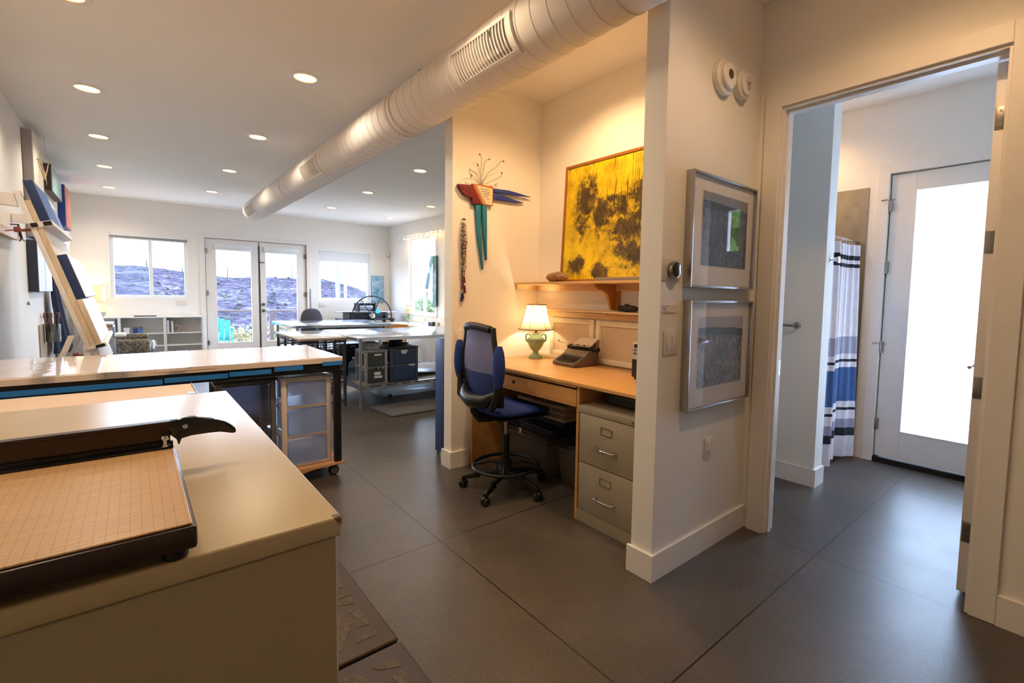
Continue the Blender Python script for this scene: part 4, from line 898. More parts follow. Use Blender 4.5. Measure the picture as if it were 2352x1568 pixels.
tag(B(4.872, 4.8795, 1.335, 2.59, .005, 2.37).build('metal_wall_panel', mat('galvanised_sheet', (150,140,122), .42, .85, var=.18, nscale=8)), 'galvanised metal wall sheet behind the shower curtain', 'wall panel')
e = thing('towel_bar', 'short steel towel bar on the stub wall just inside the bathroom doorway', 'towel bar', (3.80, 1.75, 1.195))
MB().cyl((3.745, 1.46, 1.197), (3.745, 2.07, 1.197), .009).build('bar', nickel_m, e)
for y in (1.455, 2.075): MB().lathe([(.026, 0), (.026, .006), (.011, .01), (.011, .075), (0, .075)], (3.8095, y, 1.197), (-1,0,0), 24).build('bracket', nickel_m, e)
e = thing('robe_hook', 'chrome robe hook on the end of the bathroom stub wall in front of the curtain', 'hook', (3.885, 1.27, 1.68))
MB().lathe([(.02, 0), (.02, .005), (.008, .008), (.008, .05), (0, .05)], (3.90, 1.2835, 1.685), (0,-1,0), 20).obox((3.90, 1.23, 1.685), (.05, .012, .045), None, .004).build('hook', chrome_m, e)

# ------------------------------------------------------------------ spiral duct
duct_m = mat('white_painted_duct', (230,223,215), .55, var=.012)
dx, dz, R_ = 1.68, 2.80, .174; yA, yB = -2.9, 9.85
e = thing('spiral_duct', 'long white painted spiral air duct hung under the ceiling', 'air duct', (dx, 3.5, dz-R_))
seams = []; y = yA+.06
while y < yB-.02: seams.append(y); y += .118
prof = [(R_*.9, yA), (R_, yA)]
for s in seams: prof += [(R_, s-.0032), (R_+.003, s-.0012), (R_+.003, s+.0012), (R_, s+.0032)]
prof += [(R_, yB-.03), (R_*.985, yB-.008), (R_*.93, yB), (0, yB+.004)]
me = MB().lathe(prof, (dx, 0, dz), (0,1,0), 72)
me.build('pipe', duct_m, e, 12)
def dpt(y, a, r): return Vector((dx+r*math.cos(a), y, dz+r*math.sin(a)))
A0, A1 = math.radians(172), math.radians(236); vent_dark = mat('vent_interior', (110,98,90), .7)
def arcbox(mb, y0, y1, a0, a1, r0, r1, n=10):
    for i in range(n):
        b0, b1 = a0+(a1-a0)*i/n, a0+(a1-a0)*(i+1)/n
        mb.hexa([dpt(y0, b0, r0), dpt(y1, b0, r0), dpt(y1, b1, r0), dpt(y0, b1, r0), dpt(y0, b0, r1), dpt(y1, b0, r1), dpt(y1, b1, r1), dpt(y0, b1, r1)])
    bmesh.ops.remove_doubles(mb.bm, verts=mb.bm.verts, dist=1e-6); return mb
for y0 in (2.02, 5.42, 8.95):
    y1 = y0+.62; g = MB()
    arcbox(g, y0, y0+.035, A0, A1, R_-.004, R_+.016); arcbox(g, y1-.035, y1, A0, A1, R_-.004, R_+.016)
    arcbox(g, y0+.035, y1-.035, A0, A0+.11, R_-.004, R_+.014, 2); arcbox(g, y0+.035, y1-.035, A1-.13, A1, R_-.004, R_+.014, 2)
    gr = g.build('grille', duct_m, e); mb = MB()
    for i in range(20): yy = y0+.045+(y1-y0-.09)*i/19; arcbox(mb, yy-.0045, yy+.0045, A0+.1, A1-.12, R_+.003, R_+.012, 6)
    mb.build('louvres', duct_m, gr); arcbox(MB(), y0+.02, y1-.02, A0+.05, A1-.06, R_+.0005, R_+.003).build('grille_backing', vent_dark, gr)
for y in (.6, 3.55, 3.62, 7.1): MB().lathe([(R_+.001, -.004), (R_+.007, -.002), (R_+.007, .002), (R_+.001, .004)], (dx, y, dz), (0,1,0), 72, cap=False).build('coupling_band', duct_m, e)
for y in (.6, 3.4, 6.4, 9.0): MB().cyl((dx, y, dz+R_), (dx, y, ZC), .004, n=8).build('hanger_rod', steel_m, e)
# ------------------------------------------------------------------ left wall of the studio
def wallbox(name, label, cat, y0, y1, z0, z1, d, face, side, dark=None):
    e = thing(name, label, cat, (XL, (y0+y1)/2, z0))
    B(XL+.001, XL+d, y0, y1, z0, z1, .003, 1).build('stretcher', side, e)
    B(XL+d, XL+d+.004, y0+.004, y1-.004, z0+.004, z1-.004).build('painted_face', face, e)
    return e
pale_m = mat('pale_canvas', (222,220,226), .7, var=.03)
wallbox('canvas', 'tall narrow pale canvas high on the left wall nearest the ceiling', 'canvas', 7.14, 7.86, 1.90, 2.985, .075, mat('cream_canvas', (226,220,206), .75, var=.05, nscale=2), mat('lavender_canvas_edge', (168,162,166), .7))
wallbox('canvas', 'pale teal canvas with brown edge high on the left wall', 'canvas', 8.62, 9.72, 2.60, 2.93, .075, painting_mat('teal_canvas', [(.3, lin((96,150,156))), (.5, lin((132,180,182))), (.7, lin((176,206,204)))], 3, None, (1,1,.3)), mat('umber_edge', (92,70,60), .7))
wallbox('canvas', 'rose and ochre canvas with deep blue edge high on the left wall', 'canvas', 10.1, 10.9, 2.30, 2.92, .08, painting_mat('rose_canvas', [(.3, lin((150,74,70))), (.5, lin((196,112,104))), (.68, lin((172,140,104)))], 3), mat('deep_blue_edge', (36,66,140), .6))
wallbox('canvas', 'small orange canvas on the left wall by the back corner', 'canvas', 10.62, 11.15, 1.80, 2.07, .03, painting_mat('orange_canvas', [(.3, lin((232,150,110))), (.6, lin((240,196,170)))], 3), mat('orange_edge', (228,140,100), .7))
wallbox('canvas', 'pale blue striped canvas beside the small orange one on the left wall', 'canvas', 9.75, 10.4, 1.75, 2.12, .03, bands_mat('blue_stripes', 1, [(0, lin((196,212,226))), (.35, lin((110,140,172))), (.42, lin((206,220,232))), (.7, lin((96,126,160))), (.78, lin((200,214,226)))], .1, .7, 'CONSTANT', 9.75, 10.4), mat('pale_blue_edge', (150,170,190), .7))
wallbox('canvas', 'white canvas with thick dark edge at eye height on the left wall, behind the easel', 'canvas', 7.10, 8.15, 1.335, 1.865, .075, bands_mat('white_blue_canvas', 1, [(0, lin((214,220,236))), (.45, lin((90,120,180))), (.5, lin((222,228,240)))], .05, .6, 'CONSTANT', 7.1, 8.15), mat('charcoal_edge', (44,54,70), .6))
tag(MB().torus((XL+.05, 7.72, 2.64), (1,0,.2), .11, .006, 30, 6).tube([(XL+.06, 7.62, 2.69), (XL+.07, 7.8, 2.6), (XL+.06, 7.95, 2.52)], .004).tube([(XL+.08, 7.72, 2.99), (XL+.08, 7.72, 2.75)], .002).tube([(XL+.08,7.68,2.56),(XL+.09,7.86,2.74)], .004).build('wire_ornament', mat('twig', (170,150,124), .7)), 'loose twig and wire hoop ornament hanging on the tall pale canvas', 'ornament')
bpy.data.objects['wire_ornament'].location.x += .06; bpy.data.objects['wire_ornament'].location.y -= .3
tag(MB().tube([(XL+.005, 6.30, 1.935), (XL+.05, 6.34, 1.94)], .006).tube([(XL+.045, 6.33, 1.94), (XL+.05, 6.34, 1.88), (XL+.06, 6.36, 1.82), (XL+.05, 6.33, 1.79)], [.006,.012,.010,.004], 8).tube([(XL+.05, 6.36, 1.83), (XL+.07, 6.42, 1.80)], .004).build('wire_hook', mat('dark_blue_wire', (34,48,70), .5)), 'small dark hook with a dangling ornament on the bare left wall near the easel', 'hook')
tag(B(XL+.001, XL+.02, 6.98, 7.02, 1.20, 1.235, .003).build('wall_bracket', steel_m), 'tiny grey bracket on the left wall under the dark edged canvas', 'bracket')
# brush can, cardboard, apron, cloth
e = thing('brush_can', 'metal can full of paint brushes hanging on the left wall', 'can', (XL+.085, 7.95, .745))
MB().lathe([(.062, 0), (.064, .004), (.066, .21), (.062, .21), (.06, .01), (0, .01)], (XL+.085, 7.95, .745), n=28, cap=False).torus((XL+.085, 7.95, .79), (0,0,1), .066, .003, 28, 5).build('can', mat('galvanised_can', (150,156,160), .35, .9), e)
for i in range(9):
    a = i*2.4; x, y = XL+.085+.04*math.cos(a), 7.95+.04*math.sin(a); tx, ty = XL+.08+.06*math.cos(a), 7.92-.03*i/9+.07*math.sin(a)
    MB().tube([(x, y, .80), (tx, ty, 1.03)], .006, 6).tube([(tx, ty, 1.03), (tx+.004, ty-.01, 1.09)], [.012, .008], 8).build('brush', (mat('brush_wood', (150,98,60), .6), mat('brush_dark', (40,36,40), .6))[i % 2], e)
e = thing('cloth_apron', 'dark navy apron hanging on the left wall behind the easel', 'apron', (XL+.1, 8.45, .58))
def ap(u, v):
    w = .20+.12*(1-v)**.7; d = .05+.13*math.sin(PI*u)*(1.1-v)+.015*math.sin(u*26+v*3)
    return Vector((XL+.012+d, 8.45+(u-.5)*2*w, .58+.90*v-.05*math.sin(PI*u)*(v > .95)))
MB().sheet(ap, 40, 20, .004).tube([ap(.42, 1), (XL+.05, 8.45, 1.56), ap(.58, 1)], .008).build('fabric', mat('navy_apron', (18,30,60), .9, var=.2), e, 80)
MB().tube([(XL+.004, 8.45, 1.565), (XL+.06, 8.45, 1.56)], .006).build('peg', steel_m, e)
def tw(u, v):
    w = .07+.13*math.sin(PI*min(1, (1-v)*.9+.08)); d = .08+.10*math.sin(PI*u)+.02*math.sin(u*20)
    return Vector((XL+.02+d, 8.80+(u-.5)*2*w*.75, .72+.70*v))
tag(MB().sheet(tw, 26, 16, .004).build('hanging_cloth', mat('grey_linen', (170,168,168), .9, var=.12), None, 80), 'grey linen cloth hanging on the left wall beside the navy apron', 'cloth')
tag(MB().box(XL+.002, XL+.012, 7.62, 8.2, .40, .96).build('cardboard_sheet', mat('cardboard', (170,152,126), .8)), 'tan cardboard sheet against the left wall behind the brush can', 'cardboard')

# ------------------------------------------------------------------ easel leaning back to the wall
sx, sz = -.279, .960; nx, nz = .960, .279; bx_, bz_ = -.291, .93
def es(u, w, y): return Vector((bx_+sx*u+nx*w, y, bz_+sz*u+nz*w))
def slab(mb, u0, u1, w0, w1, y0, y1, bev=.002):
    return mb.hexa([es(u0,w0,y0), es(u0,w1,y0), es(u0,w1,y1), es(u0,w0,y1), es(u1,w0,y0), es(u1,w1,y0), es(u1,w1,y1), es(u1,w0,y1)], bev)
easw = mat('white_easel_paint', (232,228,224), .5, var=.04); rawwood = wood('raw_pine_edge', (222,204,178), (204,182,152), 2, .6)
e = thing('wall_easel', 'large white tilted painting easel leaning back toward the left wall', 'easel', (-.4, 5.7, 0))
for y in (5.0, 6.36):
    slab(MB(), 0, 1.17, 0, .031, y, y+.05).build('rail', easw, e)
    MB().hexa([(-.30,y,0), (-.25,y,0), (-.25,y+.05,0), (-.30,y+.05,0), (-.30,y,.94), (-.262,y,.93), (-.262,y+.05,.93), (-.30,y+.05,.94)]).hexa([(-.74,y,0), (-.70,y,0), (-.70,y+.05,0), (-.74,y+.05,0), (-.38,y,1.02), (-.345,y,1.02), (-.345,y+.05,1.02), (-.38,y+.05,1.02)]).build('leg', easw, e)
    MB().hexa([(-.805,y,1.965), (-.805,y,2.04), (-.805,y+.05,2.04), (-.805,y+.05,1.965), (-.60,y,1.95), (-.62,y,2.04), (-.62,y+.05,2.04), (-.60,y+.05,1.95)]).build('wall_arm', easw, e)
MB().box(-.80, -.765, 5.05, 6.36, 1.80, 1.87).build('wall_batten', pine_m, e)
slab(MB(), -.22, 1.1, .032, .064, 5.004, 6.40).build('backboard', mat('cream_backboard', (224,216,204), .6), e)
slab(MB(), .0, 1.1, .0322, .0638, 5.0, 5.0035, 0).build('board_edge', rawwood, e)
tr = slab(MB(), .905, .945, .004, .125, 4.985, 6.42).build('tray', easw, e)
mb = slab(MB(), .91, .94, .008, .045, 4.98, 4.9849, 0); slab(mb, .91, .94, .075, .12, 4.98, 4.9849, 0).build('end_cap', black_m, tr)
tr = slab(MB(), -.03, -.002, .004, .125, 4.99, 6.42).build('tray', easw, e); slab(MB(), -.028, -.004, .06, .115, 4.985, 4.9899, 0).build('end_cap', black_m, tr)
for u in (.90, -.06): 
    p = es(u, 0, 5.02); MB().cyl(p, p+Vector((-.05,0,-.01)), .01, n=10).obox(p+Vector((-.07,0,-.005)), (.035,.02,.04), None, .008).tube([p+Vector((-.08,0,-.01)), p+Vector((-.13,0,-.02))], .004).build('clamp_knob', mat('rust_knob', (130,60,52), .5), e)
dkblue = mat('dark_blue_canvas', (34,56,102), .6, var=.08); midblue = mat('mid_blue_canvas', (74,108,168), .6, var=.08)
def ecanvas(label, u0, u1, w0, w1, y0, y1, side, face):
    c = (es(u0, w0, (y0+y1)/2)); q = thing('canvas', label, 'canvas', c)
    slab(MB(), u0, u1, w0, w1, y0, y1).build('stretcher', side, q); slab(MB(), u0+.004, u1-.004, w1, w1+.003, y0+.004, y1-.004, 0).build('painted_face', face, q)
ecanvas('dark navy edged canvas on the upper easel tray, at its near end', .946, 1.235, .066, .115, 5.0, 5.72, dkblue, midblue)
ecanvas('bright blue canvas standing on the easel tray just beyond the navy edged one', .946, 1.16, .066, .105, 5.74, 6.2, midblue, mat('pale_slate_canvas', (150,166,204), .6))
ecanvas('white canvas with navy edge halfway up the easel', .36, .70, .066, .12, 5.05, 6.34, dkblue, mat('white_canvas_face', (226,230,240), .6, var=.05))
ecanvas('large bare wood edged canvas with pale blue face on the lower easel tray', .0, .355, .066, .098, 5.0, 6.38, rawwood, painting_mat('blue_print_canvas', [(.3, lin((150,176,214))), (.6, lin((214,224,240)))], 6))
tag(slab(MB(), .40, .66, .0645, .0655, 5.0, 5.045, 0).build('paper_scrap', mat('white_scrap', (232,236,246), .7)), 'strip of white paper pinned to the near edge of the easel board', 'paper')

# ------------------------------------------------------------------ back left: cabinet, chair, bookcase
e = thing('white_cabinet', 'white top cabinet with dark metal side beside the left wall at the back', 'cabinet', (-.51, 9.25, 0))
B(XL+.01, -.235, 9.0, 9.55, .0, .845, .003).build('body', mat('pale_lilac_cabinet', (186,184,196), .5), e)
MB().box(XL+.01, -.228, 8.99, 9.56, .868, .892, .003).build('top', white_m, e); MB().box(XL+.01, -.229, 8.992, 9.558, .845, .868).build('wood_edge', mat('warm_wood_edge', (176,126,88), .5), e)
B(-.234, -.215, 9.01, 9.54, .01, .84).build('metal_side', painting_mat('crumpled_metal', [(.35, lin((70,86,116))), (.5, lin((150,168,196))), (.65, lin((226,234,244)))], 7, None, (1,1,.5), .25), e)
for z in (.66, .76): MB().ball((-.265, 8.985, z), (.008, .01, .006), 2).build('knob', black_m, e)
e = thing('paper_stack', 'stack of white papers on a small ledge beside the patterned armchair', 'paper', (-.14, 9.1, .70)); 
MB().box(-.213, -.09, 8.95, 9.3, .705, .725).box(-.205, -.10, 9.0, 9.28, .725, .742).build('sheets', white_m, e); B(-.2129, -.12, 9.0, 9.25, .69, .7045).build('ledge', white_m, e)
olive_m = painting_mat('olive_leaf_fabric', [(.42, lin((62,72,84))), (.52, lin((120,112,92))), (.62, lin((158,146,116)))], 28, None, (1,1,1), .9)
e = thing('armchair', 'armchair in olive speckled fabric facing away from the windows, behind the long table', 'chair', (0, 9.95, 0))
MB().box(-.28, .185, 9.75, 9.9, .35, .60, .05, 4).build('back_cushion', olive_m, e); MB().box(-.265, .175, 9.80, 9.93, .585, .68, .04, 4).build('head_cushion', olive_m, e)
MB().box(-.28, .2, 9.9, 10.4, .28, .44, .04, 3).build('seat', olive_m, e)
for x in (-.24, .16):
    for y in (9.8, 10.34): MB().cyl((x, y, 0), (x, y, .29), .018).build('leg', blackmetal_m, e)
MB().tube([(.2, 9.85, .28), (.23, 9.86, .42), (.235, 10.0, .52), (.235, 10.3, .52), (.22, 10.38, .3)], .016).build('armrest', mat('grey_tube', (150,164,180), .4, .5), e)
y0, y1 = 11.45, 11.765
for i, (x0, x1, lab) in enumerate(((XL+.018, -.205, 'leftmost white bookcase bay under the glowing lamp, mostly hidden'), (-.205, .447, 'middle white bookcase bay with the white pot and blue boxes'), (.449, 1.04, 'right white bookcase bay beside the glazed doors'))):
    e = thing('bookcase', lab, 'bookcase', ((x0+x1)/2, 11.6, 0), 'low white bookcases'); x1 -= .001
    MB().box(x0, x0+.02, y0, y1, 0, .85).box(x1-.02, x1, y0, y1, 0, .85).box(x0, x1, y0, y1, .85, .872, .001).box(x0+.02, x1-.02, y0+.01, y1, .0, .06).build('carcass', white_m, e)
    B(x0+.02, x1-.02, y1-.008, y1, .06, .85).build('back_panel', mat('bookcase_back', (216,214,208), .6), e)
    for z in (.31, .545): B(x0+.02, x1-.02, y0+.006, y1-.008, z, z+.018).build('shelf', white_m, e)
B(-.20-.055, -.228, 11.5, 11.72, .565, .82).build('magazine_file', mat('slate_file', (70,76,96), .6)); tag(bpy.data.objects['magazine_file'], 'dark slate file box at the right end of the leftmost bookcase bay', 'file box')
e = thing('table_lamp', 'glowing lamp with pale drum shade on the low bookcase in the back left corner', 'lamp', (-.53, 11.61, .872))
MB().lathe([(.0, 0), (.08, 0), (.085, .03), (.07, .10), (.05, .19), (.03, .25), (.02, .29), (0, .29)], (-.53, 11.6, .872), n=30).build('base', mat('amber_ceramic', (220,184,130), .4), e)
MB().lathe([(.155, .27), (.152, .555), (.150, .555), (.153, .27)], (-.53, 11.6, .872), n=40, cap=False).torus((-.53, 11.6, 1.15), (0,0,1), .154, .002, 40, 5).build('lamp_shade', fabric_shade((246,232,206)), e)
MB().ball((-.53, 11.6, 1.26), .035, 2).build('bulb', emis('lamp_bulb_far', (255,220,160), 9), e); light('lamp_glow_far', 'POINT', (-.53, 11.6, 1.31), 3, (1,.74,.42), .04)
tag(MB().lathe([(.0, 0), (.03, 0), (.045, .02), (.07, .06), (.076, .09), (.072, .09), (.04, .025), (0, .012)], (-.44, 11.497, .872), n=28, cap=False).build('bowl', mat('cream_stoneware', (206,204,196), .3)), 'cream bowl in front of the glowing drum lamp', 'bowl')
tag(B(-.0, .33, 11.5, 11.56, .8725, .892, .006).build('soundbar', black_m), 'thin black bar lying on top of the middle bookcase', 'speaker')
tag(MB().lathe([(0, 0), (.036, 0), (.05, .105), (.046, .105), (.034, .01), (0, .01)], (-.105, 11.52, .5635), n=28, cap=False).build('plant_pot', white_m), 'small white pot on the upper shelf of the middle bookcase bay', 'pot')
for i, (x, m_, lab) in enumerate(((-.02, mat('navy_box', (30,58,112), .6), 'dark blue box of tubes next to the white pot in the middle bookcase'), (.055, mat('blue_box', (72,104,160), .6), 'lighter blue box of tubes right of the dark blue one in the bookcase'))):
    e = thing('storage_box', lab, 'box', (x+.035, 11.54, .5635), 'blue boxes on the bookcase')
    MB().box(x, x+.004, 11.49, 11.6, .564, .655).box(x+.066, x+.07, 11.49, 11.6, .564, .655).box(x+.004, x+.066, 11.49, 11.494, .564, .655).box(x+.004, x+.066, 11.596, 11.6, .564, .655).box(x+.004, x+.066, 11.494, 11.596, .564, .568).build('box', m_, e)
    mb = MB()
    for k in range(6): mb.obox((x+.012+.009*k, 11.53+.006*(k % 3), .63+.008*(k % 2)), (.007, .012, .115), Euler((0, .1*(k % 3-1), 0)).to_matrix(), .002)
    mb.build('paint_tubes', mat('paint_tubes', (110,80,82), .5, var=.4, nscale=60), e)
bookc = [((214,216,218), .03, .235), ((78,92,108), .02, .232), ((96,104,118), .014, .225), ((216,220,222), .018, .22), ((206,206,204), .012, .205)]; x = .478
for i, (c, w, hgt) in enumerate(bookc):
    lab = ('tall white book at the left end of the right bookcase shelf', 'dark slate book second from left on the right bookcase shelf', 'thin grey blue book third from left on the right bookcase shelf', 'white spined book fourth from left on the right bookcase shelf', 'thin pale book nearest the propped photo on the right bookcase shelf')[i]
    e = thing('book', lab, 'book', (x+w/2, 11.57, .5635), 'books on the right bookcase'); cm_ = mat('book_cover', c, .6)
    MB().box(x, x+.0025, 11.48, 11.66, .5635, .5635+hgt).box(x+w-.0025, x+w, 11.48, 11.66, .5635, .5635+hgt).box(x, x+w, 11.478, 11.481, .5635, .5635+hgt, .001, 1).build('cover', cm_, e)
    B(x+.003, x+w-.003, 11.482, 11.655, .566, .5605+hgt).build('pages', white_m, e); x += w+.001
e = thing('photo_block', 'small brown photo propped beside the books on the right bookcase', 'photo', (.645, 11.55, .5635))
B(.60, .69, 11.54, 11.56, .5635, .715, .002).build('block', mat('photo_edge', (96,86,84), .6), e); B(.603, .687, 11.5385, 11.54, .567, .711).build('picture', painting_mat('sepia_photo', [(.35, lin((90,74,70))), (.6, lin((176,160,150)))], 14), e)
for k in range(3): tag(B(.215+.003*k, .315-.004*k, 11.48, 11.6, .3285+.03*k, .3275+.03*(k+1), .002).build('book', mat('cream_book', (226,220,204), .7)), ('lowest cream book of the flat stack on the lower shelf behind the armchair', 'middle cream book of the flat stack on the lower shelf behind the armchair', 'top cream book of the flat stack on the lower shelf behind the armchair')[k], 'book', 'cream books lying flat')

# ------------------------------------------------------------------ steel tables on the right
def steel_table(e, x0, x1, y0, y1, z, inset=.06, topm=stain_m, r=.05):
    pts = []
    for cx_, cy_, a in ((x1-r, y1-r, 0), (x0+r, y1-r, 90), (x0+r, y0+r, 180), (x1-r, y0+r, 270)):
        for k in range(6): t = math.radians(a+18*k); pts.append((cx_+r*math.cos(t), cy_+r*math.sin(t), z-.04))
    MB().prism(pts, (0, 0, .04), .006).build('table_top', topm, e, 40)
    for x in (x0+inset, x1-inset):
        for y in (y0+inset, y1-inset): MB().cyl((x, y, .06), (x, y, z-.04), .0195).cyl((x, y, .012), (x, y, .06), .024).cyl((x, y, 0), (x, y, .014), .017).build('leg', steel_m, e)
e = thing('steel_table', 'long stainless steel worktable with plywood lower shelf and storage drawers on it', 'table', (2.98, 6.35, 0))
X0, X1, Y0, Y1 = 1.965, 4.02, 5.52, 6.97
steel_table(e, X0, X1, Y0, Y1, .862, .045)
mb = MB()
for y in (Y0+.04, Y1-.06): mb.box(X0+.04, X1-.04, y, y+.02, .235, .285)
mb.box(X0+.04, X0+.06, Y0+.06, Y1-.06, .235, .285).box(X1-.06, X1-.04, Y0+.06, Y1-.06, .235, .285).build('shelf_frame', steel_m, e)
B(X0+.05, X1-.05, Y0+.055, Y1-.055, .262, .28).build('lower_shelf', mat('stamped_plywood', (170,150,132), .6), e)
mb = MB(); x = 2.12
while x < 3.3:
    n = random.choice((2, 2, 4, 3))
    for k in range(n): mb.box(x, x+.026, Y0+.0385, Y0+.0398, .262, .278); x += .036
    x += .06
mb.build('stamped_lettering', mat('black_stamp', (40,36,36), .7), e)
tg = [[(-.035, .55, .08, .22), (-.035, .33, .10, .16)], [(-.03, .76, .085, .12)]]
drawer_tower('drawer_tower', 'pale grey two drawer plastic unit with a box on top, beside the table leg', 2.072, 2.352, 5.60, 5.93, .281, .70, 2, mat('pale_grey_plastic', (150,156,160), .4), clear_plastic('grey_clear', (104,112,112), .6, (.6,.65,.66)), mat('pale_grey_lid', (150,154,160), .35), tags=tg)
tg = [None, [(-.05, .78, .085, .12), (-.045, .65, .065, .12)]]
drawer_tower('drawer_tower', 'dark grey two drawer plastic unit with a brown hat on top, under the steel table', 2.39, 2.757, 5.60, 5.96, .281, .725, 2, mat('dark_grey_plastic', (64,70,80), .4), clear_plastic('blue_clear', (84,104,140), .55, (.6,.68,.8)), mat('dark_grey_lid', (54,56,62), .4), tags=tg, bow=.004)
e = thing('white_box', 'small white carton on the pale grey drawers under the steel table', 'box', (2.22, 5.75, .70)); B(2.13, 2.27, 5.65, 5.84, .70, .785, .004).build('carton', mat('white_carton', (178,186,190), .7), e); MB().cyl((2.18, 5.648, .75), (2.18, 5.651, .75), .006, n=10).build('hole', black_m, e)
e = thing('felt_hat', 'brown felt hat on the dark grey drawers under the steel table', 'hat', (2.60, 5.93, .725)); hat_m = mat('brown_felt', (52,38,34), .95, var=.1)
MB().lathe([(.165, .012), (.17, .016), (.16, .018), (.09, .02), (.085, .075), (.06, .088), (0, .084)], (2.60, 5.93, .722), n=36, cap=False).build('hat', hat_m, e); MB().lathe([(.091, .022), (.0895, .04)], (2.60, 5.93, .722), n=36, cap=False).build('hat_band', black_m, e)
e = thing('water_jug', 'clear plastic water bottle with blue label on the shelf left of the table leg', 'bottle', (2.16, 6.15, .28))
MB().lathe([(0, 0), (.07, 0), (.078, .02), (.078, .20), (.07, .25), (.03, .30), (.02, .31), (.02, .325)], (2.16, 6.15, .281), n=30).build('bottle', clear_plastic('clear_bottle', (190,205,220), .25), e); MB().lathe([(.0795, .12), (.0795, .20)], (2.16, 6.15, .281), n=30, cap=False).build('bottle_label', mat('blue_label', (40,80,120), .5), e); MB().cyl((2.16, 6.15, .606), (2.16, 6.15, .635), .024).build('cap', white_m, e)
bpy.data.objects['water_jug'].location = (2.11, 6.08, .2805); bpy.data.objects['water_jug'].scale = (.85, .85, .82)
e = thing('black_case', 'black upright box on the lower shelf behind the water bottle', 'box', (2.19, 6.6, .28)); B(2.06, 2.33, 6.45, 6.75, .281, .70, .006).build('case', black_m, e); B(2.2, 2.27, 6.448, 6.45, .66, .675).build('white_mark', white_m, e)
tag(MB().hexa([(2.85,5.9,.281),(3.3,5.9,.281),(3.3,6.3,.281),(2.85,6.3,.281),(2.85,5.9,.335),(3.3,5.9,.30),(3.3,6.3,.30),(2.85,6.3,.335)], .004).build('flat_tray', black_m), 'black flat tray lying right of the dark drawers on the lower shelf', 'tray')
e = thing('storage_tote', 'clear plastic tote on wheels under the steel table, bright in the daylight', 'tote', (3.0, 6.25, 0)); clt = clear_plastic('clear_tote', (170,206,216), .42)
MB().hexa([(2.46,6.02,.02),(3.6,6.02,.02),(3.6,6.5,.02),(2.46,6.5,.02),(2.43,5.98,.19),(3.63,5.98,.19),(3.63,6.54,.19),(2.43,6.54,.19)], .01).build('tub', clt, e); B(2.42, 3.64, 5.97, 6.55, .191, .215, .008).build('lid', clt, e)
for x in (2.56, 3.5): MB().cyl((x, 6.01, .026), (x, 6.03, .026), .026).build('wheel', mat('navy_wheel', (20,30,56), .5), e)
MB().box(3.2, 3.36, 5.995, 5.999, .10, .16).box(3.4, 3.5, 5.995, 5.999, .09, .10).build('sticker', mat('white_sticker', (210,224,228), .6), e)
# floor mat in front of it
e = thing('floor_mat', 'grey ribbed floor mat lying in front of the steel table', 'mat', (2.9, 5.3, 0))
MB().prism([(2.12, 5.60, 0), (2.165, 5.03, 0), (3.6, 5.03, 0), (3.6, 5.60, 0)], (0, 0, .024), .008).build('mat_base', mat('grey_rubber', (92,90,92), .7), e)
mb = MB()
for i in range(30): mb.box(2.22+.045*i, 2.232+.045*i, 5.07, 5.56, .0238, .0262)
mb.build('ribs', mat('grey_ribs', (112,110,112), .7), e)

# cart with wire baskets
e = thing('drawer_cart', 'white topped cart on a charcoal frame with wire basket drawers, left of the steel table', 'cart', (1.72, 6.58, 0)); cartm = mat('charcoal_frame', (58,66,84), .45, .3)
MB().box(1.425, 1.957, 5.86, 7.02, .832, .852, .003).build('top', mat('glossy_white_top', (232,232,232), .12, coat=.6), e); MB().box(1.427, 1.955, 5.862, 7.018, .816, .8315).build('top_edge', mat('cart_edge', (150,112,92), .5), e)
mb = MB()
for x in (1.445, 1.937):
    for y in (5.885, 6.255, 6.625, 6.995): mb.box(x-.012, x+.012, y-.012, y+.012, .0, .816)
for y in (5.885, 6.995):
    for z in (.06, .30, .52, .70, .79): mb.box(1.457, 1.925, y-.008, y+.008, z-.008, z+.008)
for x in (1.445, 1.937):
    for z in (.06, .79): mb.box(x-.008, x+.008, 5.897, 6.983, z-.008, z+.008)
mb.build('frame', cartm, e)
bm_ = clear_plastic('basket_plastic', (150,160,180), .55, (.8,.85,.95)); wm_ = mat('basket_wire', (130,134,146), .4, .6)
for b in range(3):
    ya = 5.90+.37*b; yb = ya+.34
    for z in (.60, .36, .12):
        mb = MB()
        for i in range(9):
            t = ya+.01+(yb-ya-.02)*i/8; mb.tube([(1.452, t, z+.16), (1.458, t, z+.01), (1.924, t, z+.01), (1.930, t, z+.16)], .0025, 4)
        for i in range(10): t = 1.46+.46*i/9; mb.tube([(t, ya, z+.16), (t, ya+.01, z+.01), (t, yb-.01, z+.01), (t, yb, z+.16)], .0025, 4)
        mb.tube([(1.452, ya, z+.16), (1.930, ya, z+.16), (1.930, yb, z+.16), (1.452, yb, z+.16)], .004, 5, True).tube([(1.455, ya+.003, z+.09), (1.927, ya+.003, z+.09), (1.927, yb-.003, z+.09), (1.455, yb-.003, z+.09)], .0025, 4, True)
        mb.build('wire_basket', wm_, e)
tag(MB().sheet(lambda u, v: Vector((1.50+.36*u, 5.93+.28*v, .622+.05*math.sin(5*u+2*v)*math.sin(4*v)+.04)), 10, 8, .01).build('folded_cloth', mat('dark_cloth', (56,58,72), .9, var=.3), None, 80), 'dark folded cloth in the top wire basket of the cart', 'cloth')
tag(MB().ball((1.69, 6.07, .19), (.18, .12, .055), 3).jitter(.02, 12).build('cloth_bundle', mat('plum_rag', (96,66,76), .9, var=.3)), 'plum coloured rags in the lowest wire basket at the near end of the cart', 'cloth')
